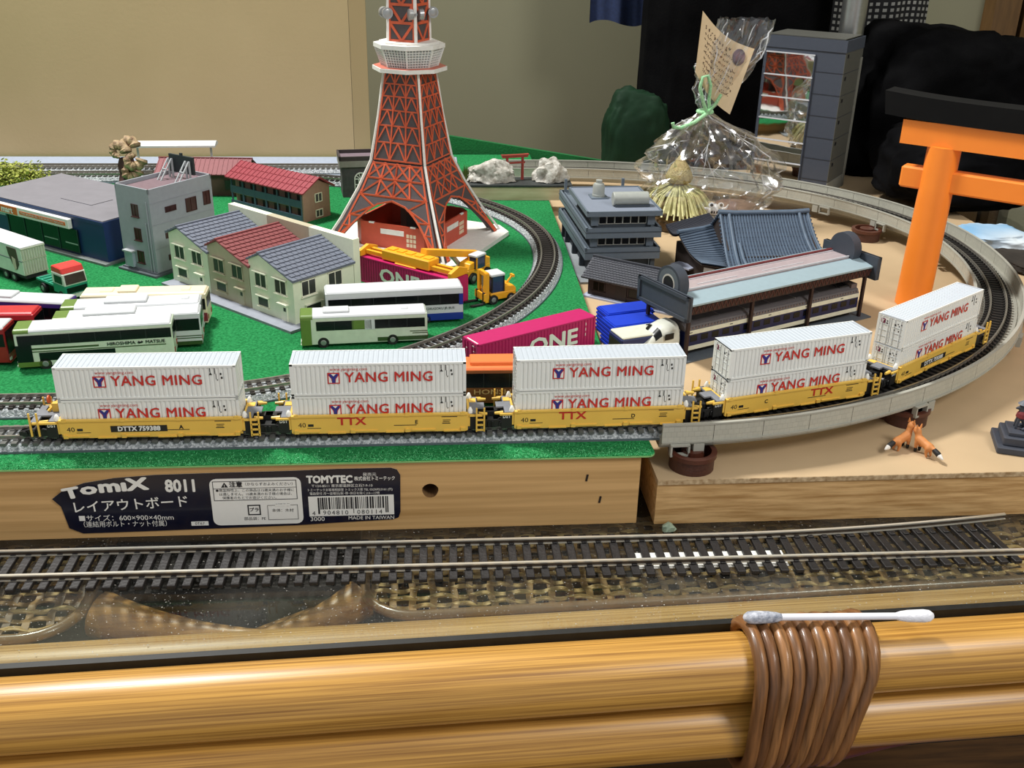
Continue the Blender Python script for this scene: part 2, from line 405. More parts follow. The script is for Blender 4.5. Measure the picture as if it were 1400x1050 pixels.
MB().box(-806, 979, 0, 94, 997, 35).build('back_rail', m_pine, BA)
MB().box(-806, 415.2, 0, -788, 979, 35).build('side_rail', MATS['pine_y'], BA)
MB().box(-788, 415.2, 28, 76, 979, 35).build('deck_panel', mat('mdf', (196,166,120), 0.8, var=0.05, scale=400), BA)
for x, z in ((70, 24.5), (76.5, 13)): MB().obox((x, 396.9, z), (0.9, 0.4, 3.4), 0, 0.15).build('knot_mark', mat('knot', (40,28,18), 0.8), BA)
def turf_mat():
    m = mat('turf_fibre', (22,104,54), 0.95, col2=(52,150,88), scale=700, bump=1.0, bscale=1500, spec=0.1)
    return m
def turf():
    b = MB(); pts = [(-806, 395.6), (96, 395.4)]
    for i in range(7): a = -PI/2+PI/2*i/6; pts.append((96.5+3.8*math.cos(a), 399.2+3.8*math.sin(a)))
    pts += [(95.5, 520), (99, 700), (101.5, 845), (101.5, 996.5), (-806, 996.5)]
    b.prism(pts, 35.05, 35.75, 1)
    b.prism([(x*0.9995, y+0.3) for x, y in pts], 35.75, T, 0)
    return b
TURF = tag(turf().build('turf_mat', [turf_mat(), mat('turf_backing', (126,178,110), 0.9)]), 'bright green flocked turf mat covering the layout board', 'turf mat')
# flock along the front lip: too fine to count
def flock():
    b = MB(); rnd = random.Random(3)
    for i in range(9000):
        x = rnd.uniform(-300, 99); y = 395.6+abs(rnd.gauss(0, 5)); h = rnd.uniform(0.3, 0.8); a = rnd.uniform(0, 6.28); w = 0.22
        if y > 411: continue
        dx, dy = math.cos(a)*w, math.sin(a)*w; lx, ly = rnd.gauss(0, 0.5), rnd.gauss(-0.15, 0.5)
        b.add([(x-dx, y-dy, T-0.1), (x+dx, y+dy, T-0.1), (x+lx, y+ly, T+h)], [(0,1,2)])
    return b
o = flock().build('flock_fibre', mat('flock_tip', (60,172,102), 0.9, col2=(128,214,156), scale=500, spec=0.1), TURF); o['kind'] = 'stuff'

# ------------------------------------------------------------------ second base board (fibreboard)
m_fib = mat('fibreboard', (190,164,128), 0.75, var=0.05, scale=25, bump=0.04, bscale=900)
BB = thing('base_board', 'tan fibreboard base with an oak-veneered front edge', 'board', (0, 0, 0))
MB().box(102, 395.5, 0, 455, 988, 20.8).build('core', wood('veneer', 'd6b07a', 'a47c48', 'x', 30, 0.55, 14, bump=0.05), BB)
MB().box(102, 395.2, 20.8, 455, 988, M_).build('top_skin', [m_fib], BB)
MB().box(102, 394.9, 20.9, 455, 395.25, M_-0.1).build('edge_band', mat('chip_edge', (150,122,84), 0.85, col2=(205,182,146), scale=420), BB)

# ------------------------------------------------------------------ sticker on the board front
m_navy = mat('sticker_navy', (12,16,38), 0.28, var=0.1, scale=50, coat=0.4)
m_wht = mat('print_white', (232,232,226), 0.4, var=0.01)
m_ink = mat('print_black', (20,20,26), 0.5, var=0.01)
ST = thing('sticker', 'dark blue product label peeling off the front of the layout board', 'sticker', (0, 396.7, 0))
def sticker():
    top = [(-162.2,20.9),(-157,25.2),(-148,28.2),(-135,30.2),(-118,31.3),(-95,31.6),(-60,31.8),(-40,32.2),(-17,32.2),(-14.4,31.2),(-13.0,28.5)]
    bot = [(-162.0,20.6),(-159.3,16.5),(-157.5,5.5),(-152,2.6),(-118,3.0),(-95,3.4),(-60,3.9),(-40,4.8),(-17,5.6),(-14.3,6.6),(-13.4,9.5)]
    b = MB(); n = 8; vs = []
    for (tx, tz), (bx, bz) in zip(top, bot):
        for j in range(n+1):
            t = j/n; x = bx+(tx-bx)*t; z = bz+(tz-bz)*t
            lift = max(0, (-146-x)/16)*max(0, (z-17)/10); vs.append((x, -0.12-2.6*min(1, lift)**1.4, z))
    k = len(top); fr = [(i*(n+1)+j, (i+1)*(n+1)+j, (i+1)*(n+1)+j+1, i*(n+1)+j+1) for i in range(k-1) for j in range(n)]
    b.add(vs, fr, 0); b.add([(x, y+0.1, z) for x, y, z in vs], fr, 1)
    rim = [(i*(n+1)+n, (i+1)*(n+1)+n) for i in range(k-1)] + [(0*(n+1)+j, j+1) for j in range(n)]
    o = len(vs); b.f += [[a, c, c+o, a+o] for a, c in rim]; b.m += [1]*len(rim)
    return b
sticker().build('sheet', [m_navy, m_wht], ST, smooth=60)
Y0 = -0.32
def st(body, size, x, z, **k): return text(ST, body, size, (x, k.pop('y', Y0), z), k.pop('m', m_wht), (90, k.pop('tilt', 0.8), 0), **k)
st('T', 7.2, -153.2, 24.2, bold=2.4, sx=1.55, tilt=-10, y=-2.2); st('o', 7.4, -146.3, 25.4, bold=2.4, sx=1.75, tilt=-5, y=-0.9)
st('mıX', 8.2, -132.0, 26.4, bold=2.4, sx=1.5, tilt=-3)
st('8011', 8.4, -107.4, 25.4, bold=2.0, sx=0.82)
st('レイアウトボード', 6.3, -130.0, 16.6, sx=1.0, bold=0.5, tilt=-2.2)
st('■サイズ：600×900×40mm', 3.5, -132.6, 10.0, sx=1.0)
st('（連結用ボルト・ナット付属）', 3.3, -133.4, 6.9, sx=0.85)
MB().box(-105.2, Y0, 5.2, -97.8, Y0+0.1, 7.3).build('date_box', m_wht, ST); st('0T67', 2.0, -101.5, 6.25, m=m_ink, y=Y0-0.06)
MB().prismy(rrect(39.2, 23.6, 3, 4, -75.9, 16.8), Y0, Y0+0.12).build('white_panel', m_wht, ST)
Y1 = Y0-0.08
def ink(body, size, x, z, **k): return st(body, size, x, z, m=m_ink, y=Y1, **k)
def frame(x0, z0, x1, z1, w=0.28):
    b = MB()
    for a in ((x0,z0,x1,z0+w),(x0,z1-w,x1,z1),(x0,z0,x0+w,z1),(x1-w,z0,x1,z1)): b.box(a[0], Y1, a[1], a[2], Y1+0.05, a[3])
    b.build('rule_frame', m_ink, ST)
frame(-94.2, 17.6, -58.2, 27.4); MB().box(-94, Y1, 23.6, -58.4, Y1+0.05, 23.8).build('rule_line', m_ink, ST)
ink('注意', 2.9, -84.2, 25.5, bold=1.2); ink('（かならずおよみください）', 1.75, -70.0, 25.5)
MB().ext([(-90.6,Y1,24.3),(-87.6,Y1,24.3),(-89.1,Y1,26.8)], (0,0.05,0)).build('warning_triangle', m_ink, ST); st('!', 1.7, -89.1, 25.1, y=Y1-0.05, bold=1.5)
ink('●商品特性上、この商品は15歳未満のお子様に', 1.62, -76.2, 22.5); ink('は適しません。15歳未満のお子様の場合は、', 1.62, -75.6, 20.6); ink('保護者のもとでお遊びください。', 1.62, -78.4, 18.8)
frame(-80.2, 9.9, -74.6, 15.2, 0.55); ink('プラ', 2.2, -77.4, 12.6, bold=1.0); ink('部品袋：PE', 1.9, -77.4, 8.0)
frame(-71.6, 7.2, -58.4, 14.8, 0.2); MB().box(-68.2, Y1-0.02, 14.2, -61.6, Y1+0.03, 15.2).build('caption_gap', m_wht, ST)
ink('材質表示', 1.6, -64.9, 14.7); ink('本体：木材', 1.9, -65.0, 11.9)
st('TOMYTEC', 5.0, -43.8, 27.0, bold=2.6, sx=0.86); st('発売元', 2.0, -26.4, 29.0); st('株式会社トミーテック', 2.3, -24.2, 27.0, sx=0.78, bold=0.8)
st('〒124-8511 東京都葛飾区立石7-9-10', 1.7, -38.6, 23.7); st('トミーテックお客様相談室 トミックス係 TEL 03(3695)3161 (代)', 1.55, -35.2, 21.6, sx=0.86); st('電話受付 月～金曜日(祝･祭･休日を除く)10―17時', 1.55, -37.6, 19.8, sx=0.9)
MB().box(-53.6, Y0, 8.4, -16.2, Y0+0.12, 18.6).build('barcode_field', m_wht, ST)
def barcode():
    b = MB(); rnd = random.Random(12); x = -49.6
    while x < -19.2:
        w = rnd.choice((0.28, 0.28, 0.5, 0.75)); long = x < -49 or -35.1 < x < -33.9 or x > -20.4
        b.box(x, Y1, 9.6 if long else 11.9, x+w, Y1+0.05, 18.0); x += w+rnd.choice((0.28, 0.3, 0.55))
    return b
o = barcode().build('barcode_bars', m_ink, ST); o['kind'] = 'stuff'
ink('4', 3.0, -51.6, 9.9); ink('904810', 3.1, -42.0, 10.0, space=1.25); ink('080114', 3.1, -27.0, 10.0, space=1.25)
st('3000', 3.1, -50.2, 6.9, sx=1.05); st('MADE IN TAIWAN', 2.6, -26.4, 6.9, sx=0.95)
# ------------------------------------------------------------------ model railway track
m_ball = mat('ballast_grey', (112,118,122), 0.9, col2=(206,210,212), scale=900, bump=1.0, bscale=1300, detail=1)
m_slp = mat('sleeper_dark', (44,38,34), 0.7, var=0.2, scale=400)
m_slp2 = mat('sleeper_grey', (86,86,82), 0.7, var=0.2, scale=400)
m_rail = mat('nickel_rail', (160,156,148), 0.3, 0.7, var=0.05)
m_edge = mat('bed_plastic', (92,102,108), 0.6, var=0.05)
def straight(x0, y0, x1, y1, z, step=20):
    n = max(1, int(math.hypot(x1-x0, y1-y0)/step)); h = math.atan2(y1-y0, x1-x0)
    return [(x0+(x1-x0)*i/n, y0+(y1-y0)*i/n, z, h) for i in range(n+1)]
def arc(cx, cy, rx, ry, a0, a1, z, n=48):
    out = []
    for i in range(n+1):
        a = rad(a0+(a1-a0)*i/n); dx, dy = -rx*math.sin(a), ry*math.cos(a)
        if a1 < a0: dx, dy = -dx, -dy
        out.append((cx+rx*math.cos(a), cy+ry*math.sin(a), z, math.atan2(dy, dx)))
    return out
def walk(path, step, start=1.0):
    """evenly spaced places along a path"""
    out = []; d = -start; acc = 0; nxt = start
    for a, b in zip(path[:-1], path[1:]):
        l = math.hypot(b[0]-a[0], b[1]-a[1])
        while nxt <= acc+l and l > 0:
            t = (nxt-acc)/l; dh = (b[3]-a[3]+PI) % (2*PI)-PI
            out.append((a[0]+(b[0]-a[0])*t, a[1]+(b[1]-a[1])*t, a[2]+(b[2]-a[2])*t, a[3]+dh*t)); nxt += step
        acc += l
    return out
SLEEPER = {}
def lay_track(th, path, bed=True, gauge=9.0, base=3.6, slp=(2.2, 14.4, 1.0), step=4.6, joined=False, ms=m_slp, mr=m_rail, rh=1.7, rw=0.9):
    if bed:
        MB().sweep([(-9.6,0),(9.6,0),(9.6,0.8),(7.6,base),(-7.6,base),(-9.6,0.8)], path).build('ballast_bed', m_ball, th)
        MB().sweep([(9.4,-0.02),(10.1,-0.02),(10.1,0.9),(9.4,0.9)], path).build('bed_edge', m_edge, th)
        MB().sweep([(-10.1,-0.02),(-9.4,-0.02),(-9.4,0.9),(-10.1,0.9)], path).build('bed_edge', m_edge, th)
    key = (slp, ms.name)
    if key not in SLEEPER:
        a, b, c = slp; q = MB().box(-a/2, -b/2, 0, a/2, b/2, c)
        for sg in (-1, 1): q.box(-a*0.42, sg*gauge/2-1.6, c, a*0.42, sg*gauge/2+1.6, c+0.45)
        SLEEPER[key] = q.mesh('sleeper', ms)
    pl = walk(path, step)
    if joined:
        b = MB(); a_, b_, c_ = slp
        for x, y, z, h in pl: b.obox((x, y, z+base+c_/2), slp, h)
        o = b.build('sleeper_row', ms, th); o['kind'] = 'stuff'
    else:
        for x, y, z, h in pl: put('sleeper', SLEEPER[key], th, (x, y, z+base), h)
    for sg in (-1, 1):
        u = sg*gauge/2; z0 = base+slp[2]
        MB().sweep([(u-rw/2-0.2,z0),(u+rw/2+0.2,z0),(u+rw/2+0.2,z0+0.4),(u+0.3,z0+0.5),(u+0.3,z0+rh-0.6),(u+rw/2,z0+rh-0.5),(u+rw/2,z0+rh),(u-rw/2,z0+rh),(u-rw/2,z0+rh-0.5),(u-0.3,z0+rh-0.6),(u-0.3,z0+0.5),(u-rw/2-0.2,z0+0.4)], path).build('rail', mr, th)
tr = thing('model_track', 'straight ballasted track along the turf edge under the container train', 'track')
lay_track(tr, straight(-420, 419.5, 108, 419.5, T+0.03), step=4.6, ms=m_slp2, slp=(2.4, 18.0, 1.3), base=3.2)
tr = thing('model_track', 'curved ballasted track looping past the lattice tower on the turf', 'track')
lay_track(tr, straight(-420, 453, -159, 453, T+0.03)[:-1] + arc(-159, 696, 243, 243, -90, 0, T+0.03, 40)[:-1] + arc(-159, 696, 243, 199, 0, 90, T+0.03, 30), step=4.7)
rb_ = thing('track_underlay', 'pale blue-grey strip laid under the two back tracks', 'underlay', (0, 0, T)); MB().box(-700, 884, 0.03, 30, 981, 1.2).build('sheet', mat('underlay_blue', (150,160,176), 0.8, var=0.06), rb_)
tr = thing('model_track', 'blue-grey track along the cardboard, nearer of the two behind the shop', 'track')
lay_track(tr, straight(-560, 893, -162, 895, T+1.2), joined=True, ms=m_slp2)
tr = thing('model_track', 'blue-grey track running right along the foot of the cardboard', 'track')
lay_track(tr, straight(-560, 922, 30, 922, T+1.2), joined=True, ms=m_slp2)

# ------------------------------------------------------------------ viaduct
m_via = mat('viaduct_grey', (164,163,152), 0.6, var=0.05, scale=90)
m_viaw = brickmat('viaduct_wall', (178,177,164), (152,151,140), 2.6, 2.6, 0.6)
VIA = thing('viaduct', 'grey plastic viaduct curving round the right side under the last container cars', 'viaduct')
VP = straight(104.5, 419.5, 112, 419.6, 0, 4)[:-1] + arc(102, 695, 278, 275.5, -88, 0, 0, 60)[:-1] + arc(102, 695, 278, 222, 0, 90, 0, 50) + straight(101, 917, 70, 917, 0)
MB().sweep([(-14,35.6),(14,35.6),(14,37.8),(-14,37.8)], VP).build('deck', m_via, VIA)
MB().sweep([(-10,32.3),(10,32.3),(11,35.7),(-11,35.7)], VP).build('girder', m_via, VIA)
MB().sweep([(10.2,37.7),(11,37.7),(11,38.5),(10.2,38.5)], VP).build('kerb', m_via, VIA)
MB().sweep([(-11,37.7),(-10.2,37.7),(-10.2,38.5),(-11,38.5)], VP).build('kerb', m_via, VIA)
for sg, top in ((1, 46.0), (-1, 45.0)):
    P = walk(VP, 0.25, 0.01); k = 92; i = 0
    while i < len(P)-3:
        seg = P[i:i+k][::12]
        if len(seg) < 2: break
        seg[-1] = P[min(i+k-1, len(P)-1)]
        sec = [(sg*13.0,35.7),(sg*14.3,35.7),(sg*14.3,top-0.8),(sg*13.0,top-0.8)]
        MB().sweep(sec if sg > 0 else sec[::-1], seg).build('wall_panel', m_viaw, VIA); i += k
    MB().sweep([(sg*12.8,top-0.85),(sg*14.6,top-0.85),(sg*14.6,top),(sg*12.8,top)], VP).build('coping', m_via, VIA)
    MB().sweep([(sg*14.2,36.6),(sg*14.9,36.6),(sg*14.9,37.3),(sg*14.2,37.3)], VP).build('ledge', m_via, VIA)
P = walk(VP, 1.0, 0.01)
for d, sg in ((8, 1), (136, 1), (262, 1), (420, -1), (500, -1), (560, -1)):
    x, y, z, h = P[min(d, len(P)-1)]; b = MB()
    x += sg*15.2*math.sin(h); y -= sg*15.2*math.cos(h)
    for (cx, cz, w, t) in ((0, 36.0, 9, 0.9), (0, 31.0, 9, 0.9), (-4.1, 33.5, 0.9, 5), (4.1, 33.5, 0.9, 5)):
        b.obox((x+cx*math.cos(h), y+cx*math.sin(h), cz), (w, 2.6, t), h)
    b.build('mast_bracket', m_via, VIA)
    b = MB().obox((x-sg*1.6*math.sin(h)+9*math.cos(h), y+sg*1.6*math.cos(h)+9*math.sin(h), 33.2), (5, 3, 5.6), h).build('drain_block', m_via, VIA)
tr = thing('model_track', 'dark-sleepered curved track carried by the grey viaduct', 'track')
lay_track(tr, [(x, y, 37.75, h) for x, y, z, h in VP], bed=False, base=0.9, slp=(2.2, 15, 1.6), step=4.7, ms=mat('sleeper_black', (30,28,27), 0.6, var=0.2))
m_pier = brickmat('pier_brown', (74,40,30), (50,26,20), 3.0, 1.5, 0.45, bump=0.6)
def pier(x, y, r, h, label):
    t = thing('viaduct_pier', label, 'pier', (x, y, M_), 0, 'round brown piers under the viaduct')
    b = MB(); n = 32
    b.sweep([(0,0),(0,h*0.72)], [(r*math.cos(a), r*math.sin(a), 0, a+PI/2) for a in [2*PI*i/n for i in range(n+1)]], closed_sec=False)
    b.build('barrel', m_pier, t, smooth=60)
    m2 = mat('pier_rim', (82,44,32), 0.35, var=0.1)
    MB().lathe([(r,h*0.70),(r+0.9,h*0.74),(r+0.9,h*0.98),(r,h),(r-1.6,h),(r-1.6,h*0.3),(0.01,h*0.3)], n=n).build('rim', m2, t, smooth=30)
    MB().lathe([(0.01,h*0.28),(r*0.55,h*0.3),(r*0.5,h+0.2),(0.01,h+0.2)], n=16).build('core_post', m2, t)
    return t
pier(120, 407.5, 10.3, 8.9, 'round brown pier at the near end of the grey viaduct')
p2 = pier(240, 449, 10.6, 8.9, 'round brown pier just behind the pair of foxes')
MB().obox((-20, 12, 2.2), (34, 9, 4.4), rad(-32)).build('footing', mat('pier_rim', (82,44,32)), p2)
pier(347, 562, 10.0, 8.9, 'round brown pier at the right-hand bulge of the viaduct')
pier(343, 757, 10.5, 8.9, 'round brown pier behind the leg of the big orange gate')
pier(283, 862, 10.0, 8.9, 'round brown pier below the dark tower block')

# ------------------------------------------------------------------ larger-gauge track on the glass
HO = thing('loose_track', 'larger-gauge black-sleepered flexible track lying on the glass', 'track')
m_bs = mat('black_sleeper', (27,23,22), 0.55, var=0.25, scale=300, bump=0.3)
q = MB().box(-1.75, -15.5, 0, 1.75, 15.5, 1.9).box(-1.2, -9.9, 1.9, 1.2, -8.1, 2.6).box(-1.2, 8.1, 1.9, 1.2, 9.9, 2.6)
ho_mesh = q.mesh('sleeper', m_bs, bevel=0.25)
for i in range(94):
    x = -343.7+6.42*i; y = 373.0-0.010*(x+176); a = rad(-0.5)+rad(random.uniform(-1, 1))
    if x > 150: y += (x-150)**2*0.00022; a += rad(8)*(x-150)/110
    put('sleeper', ho_mesh, HO, (x, y, 0.02), a)
for k in range(2):
    if k == 0: pa = [(x, 364.2-0.0085*(x+176), 0.02, 0) for x in range(-350, 330, 12)]
    else: pa = [(x, 382.1-0.0085*(x+176)+(0 if x < 120 else 0.00052*(x-120)**2), 0.02, 0 if x < 120 else 0.00104*(x-120)) for x in range(-350, 268, 8)]
    rl = MB().sweep([(-0.35,2.25),(0.35,2.25),(0.35,3.9),(-0.35,3.9)], pa, 1); rl.sweep([(-0.62,3.85),(0.62,3.85),(0.62,4.5),(-0.62,4.5)], pa, 0)
    rl.sweep([(-1.1,1.9),(1.1,1.9),(1.1,2.25),(-1.1,2.25)], pa, 0); rl.build('rail', [mat('bright_rail', (226,222,208), 0.28, 0.6, var=0.04, scale=200), mat('rail_web', (70,60,50), 0.5, 0.5, var=0.2)], HO)
o = thing('paper_strip', 'strip of white paper tucked under the loose track on the glass', 'paper', (121, 368.5, 0), rad(-1))
MB().box(-33, -8.2, 0.01, 33, 3.4, 0.22).build('sheet', mat('white_paper', (236,236,230), 0.8, var=0.02), o)
g = MB().lathe([(0.1,0.0),(3.2,0.2),(2.6,2.4),(0.8,3.4),(0.1,3.5)], n=9, wob=lambda a, i: 1+0.3*math.sin(a*3+i*2)).build('glue_lump', mat('putty', (150,168,146), 0.6, var=0.2, scale=300), None, (107.5, 390.5, 0.0)); tag(g, 'small pale green lump of putty on the glass by the board gap', 'putty')

# ------------------------------------------------------------------ containers
m_box = mat('container_white', (230,232,228), 0.42, var=0.02, scale=60)
m_red = mat('print_red', (196,40,32), 0.45, var=0.02); m_blue = mat('print_blue', (36,44,130), 0.45, var=0.02)
m_blk = mat('print_black2', (26,26,28), 0.5, var=0.02)
CL, CW, CH = 76.2, 15.4, 15.35
def container_mesh():
    b = MB(); L2, W2 = CL/2, CW/2
    for sg in (-1, 1):
        n = 37; pts = []; pit = (CL-2.4)/n; x = -L2+1.2
        for i in range(n):
            for fx, dy in ((0, 0), (0.42, 0), (0.58, 0.4), (0.86, 0.4)): pts.append((x+fx*pit, sg*(W2-0.12-dy)))
            x += pit
        pts.append((L2-1.2, sg*(W2-0.12)))
        k = len(pts); vs = [(px, py, 1.0) for px, py in pts]+[(px, py, CH-0.9) for px, py in pts]
        b.add(vs, [(i, i+1, k+i+1, k+i) for i in range(k-1)])
        b.box(-L2, sg*W2-(0.5 if sg > 0 else -0)-0, CH-1.0, L2, sg*W2+(0.5 if sg < 0 else 0), CH-0.05); b.box(-L2, min(sg*W2, sg*W2-sg*0.6), 0.25, L2, max(sg*W2, sg*W2-sg*0.6), 1.1)
        for sx in (-1, 1): b.box(sx*L2-(1.3 if sx > 0 else 0), min(sg*W2, sg*(W2-1.3)), 0.2, sx*L2+(1.3 if sx < 0 else 0), max(sg*W2, sg*(W2-1.3)), CH)
    b.box(-L2+0.3, -W2+0.6, 0.5, L2-0.3, W2-0.6, 1.0)
    # right end: corrugated bulkhead
    n = 9
    for i in range(n):
        y0 = -W2+1.2+i*(CW-2.4)/n; b.box(L2-1.0-(0.3 if i % 2 else 0), y0, 0.8, L2-0.35-(0.3 if i % 2 else 0), y0+(CW-2.4)/n, CH-0.6)
    b.box(L2-0.8, -W2, CH-0.9, L2, W2, CH-0.05); b.box(L2-0.8, -W2, 0.2, L2, W2, 1.1)
    b.box(-L2, -W2, CH-1.0, -L2+0.8, W2, CH-0.05); b.box(-L2, -W2, 0.2, -L2+0.8, W2, 1.0)
    return b
def roof_mesh():
    b = MB(); n = 34; L2, W2 = CL/2-1.3, CW/2-0.5; z = CH-0.32; pts = []; pit = 2*L2/n
    for i in range(n):
        for fx, dz in ((0, 0), (0.4, 0), (0.55, 0.26), (0.85, 0.26)): pts.append((-L2+(i+fx)*pit, z+dz))
    pts.append((L2, z)); k = len(pts)
    b.add([(x, -W2, zz) for x, zz in pts]+[(x, W2, zz) for x, zz in pts], [(i, i+1, k+i+1, k+i) for i in range(k-1)])
    for sx in (-1, 1): b.box(sx*CL/2-(1.4 if sx > 0 else 0), -W2-0.2, CH-0.6, sx*CL/2+(1.4 if sx < 0 else 0), W2+0.2, CH-0.02)
    return b
def make_container():
    t = thing('shipping_container', 'x', 'container', group='white model containers stacked two high on the train')
    container_mesh().build('body', m_box, t)
    roof_mesh().build('roof', mat('container_roof', (184,192,200), 0.45, var=0.02), t)
    L2, W2 = CL/2, CW/2; y = -W2-0.06
    for sy in (-1, 1):
        d = MB().box(-L2+0.1, min(sy*0.15, sy*6.6), 1.1, -L2+0.5, max(sy*0.15, sy*6.6), CH-1.1).build('door', m_box, t)
        b = MB()
        for yy in (1.6, 5.0): b.cyl((-L2-0.05, sy*yy, 0.8), (-L2-0.05, sy*yy, CH-0.8), 0.22, n=6)
        b.build('lock_rod', m_box, d)
        b = MB()
        for zz in (4.0, 7.2, 10.2): b.box(-L2-0.06, min(sy*0.8, sy*6.2), zz, -L2+0.12, max(sy*0.8, sy*6.2), zz+0.25)
        b.build('door_ridge', mat('container_shade', (196,200,200), 0.5), d)
    b = MB()
    for yy, zz, s in ((4.4, 12.0, 0.7), (2.2, 12.4, 0.4), (2.2, 11.2, 0.5), (-2.0, 11.6, 0.6), (-3.6, 12.4, 0.3), (-5.4, 12.4, 0.35), (-4.4, 11.4, 0.3), (-4.6, 8.8, 0.5), (-2.0, 8.9, 0.3)):
        b.box(-L2-0.03, yy-s, zz-s*0.7, -L2+0.12, yy+s, zz+s*0.7)
    b.build('door_marking', m_blk, t); MB().box(-L2-0.05, 3.4, 10.9, -L2+0.1, 5.6, 13.2).build('door_logo', mat('print_maroon', (120,30,70), 0.5), t)
    text(t, 'Y', 2.0, (-L2-0.12, 4.5, 12.05), m_wht, (90, 0, -90), bold=2)
    text(t, 'YANG MING', 6.6, (4.6, y, 8.6), m_red, bold=0.8, sx=0.99, space=1.06)
    text(t, 'www.yangming.com', 2.0, (-12.8, y, 12.7), m_red)
    cx, cz, r = -19.4, 8.5, 2.6
    lg = MB().box(cx-r, y, cz-r, cx+r, y+0.1, cz+r).build('logo', m_red, t)
    b = MB()
    for sg in (-1, 1): b.ext([(cx+sg*0.75, y-0.05, cz-r+0.55), (cx+sg*(r-0.5), y-0.05, cz-r+0.55), (cx+sg*(r-0.5), y-0.05, cz+1.2), (cx+sg*1.1, y-0.05, cz-0.2)], (0,0.08,0))
    b.ext([(cx-1.1, y-0.05, cz+r-0.5), (cx+1.1, y-0.05, cz+r-0.5), (cx, y-0.05, cz+1.0)], (0,0.08,0))
    b.build('logo_field', m_wht, lg)
    MB().ext([(cx-0.75,y-0.08,cz-r+0.5),(cx+0.75,y-0.08,cz-r+0.5),(cx+0.7,y-0.08,cz-0.3),(cx+2.2,y-0.08,cz+r-0.7),(cx+1.1,y-0.08,cz+r-0.5),(cx,y-0.08,cz+0.9),(cx-1.1,y-0.08,cz+r-0.5),(cx-2.2,y-0.08,cz+r-0.7),(cx-0.7,y-0.08,cz-0.3)], (0,0.08,0)).build('logo_mark', m_blue, lg)
    b = MB()
    for x, z, w, h in ((27.2, 13.2, 0.3, 1.9), (29.2, 12.8, 0.3, 2.6), (29.6, 10.2, 0.2, 2.6), (31.6, 11.4, 0.7, 0.9), (31.9, 9.6, 0.7, 0.9), (30.0, 8.6, 0.4, 0.5)): b.box(x-w/2, y, z-h/2, x+w/2, y+0.1, z+h/2)
    b.ext([(26.6,y,11.0),(28.0,y,11.0),(27.3,y,12.2)], (0,0.1,0)); b.build('side_marking', m_blk, t)
    return t
cont0 = make_container(); first = [True]
CARS = [(-120.4, 419.5, 0.0), (-21.6, 419.5, 0.05), (76.7, 421.3, 1.5), (172.0, 437.8, 14.7), (260.0, 481.4, 35.4)]
WHERE = ['on the leftmost yellow car', 'on the second yellow car from the left', 'on the middle car, right of the orange bus', 'on the yellow car where the viaduct begins to curve', 'on the last car at the right bend']
for i, (x, y, a) in enumerate(CARS):
    for k, lv in enumerate(('lower', 'upper')):
        lab = 'white corrugated container, %s of two %s' % (lv, WHERE[i]); loc = (x, y, 42+2.7+k*15.42)
        if first[0]: cont0.location = [c*S for c in loc]; cont0.rotation_euler = (0,0,rad(a)); cont0['label'] = lab; first[0] = False
        else: dup(cont0, loc, rad(a), lab)

# ------------------------------------------------------------------ well cars
m_yel = mat('car_yellow', (234,190,84), 0.42, var=0.03, scale=80)
m_gry = mat('car_walkway', (120,122,128), 0.7, var=0.06); m_bogie = mat('bogie_black', (20,20,21), 0.5, var=0.2)
m_cone = mat('cone_white', (236,236,230), 0.4); m_whl = mat('wheel_steel', (70,68,66), 0.3, 0.8)
def bogie(parent, x):
    o = bpy.data.objects.new('truck', None); COL.objects.link(o); o.location = (x*S, 0, 0); o.parent = parent
    b = MB().box(-5, -1.2, 1.2, 5, 1.2, 4.5).box(-1.4, -6, 1.2, 1.4, 6, 4.2)
    for sg in (-1, 1):
        b.ext([(-7.5,sg*6.0,1.4),(-5,sg*6.0,1.0),(-2,sg*6.0,0.6),(2,sg*6.0,0.6),(5,sg*6.0,1.0),(7.5,sg*6.0,1.4),(7.5,sg*6.0,3.0),(3,sg*6.0,4.2),(-3,sg*6.0,4.2),(-7.5,sg*6.0,3.0)], (0,sg*1.1,0))
        for xx in (-5, 5): b.cyl((xx, sg*6.0, 2.2), (xx, sg*7.7, 2.2), 1.3, n=10)
        for xx in (-0.9, 0.9): b.cyl((xx, sg*7.3, 0.9), (xx, sg*7.3, 3.8), 0.55, n=8)
    b.build('truck_frame', m_bogie, o)
    for xx in (-5, 5):
        w = MB().cyl((xx,-6,2.2),(xx,6,2.2),0.5,n=8)
        for sg in (-1, 1): w.cyl((xx,sg*4.4,2.2),(xx,sg*5.6,2.2),2.2,n=20)
        w.build('wheelset', m_whl, o)
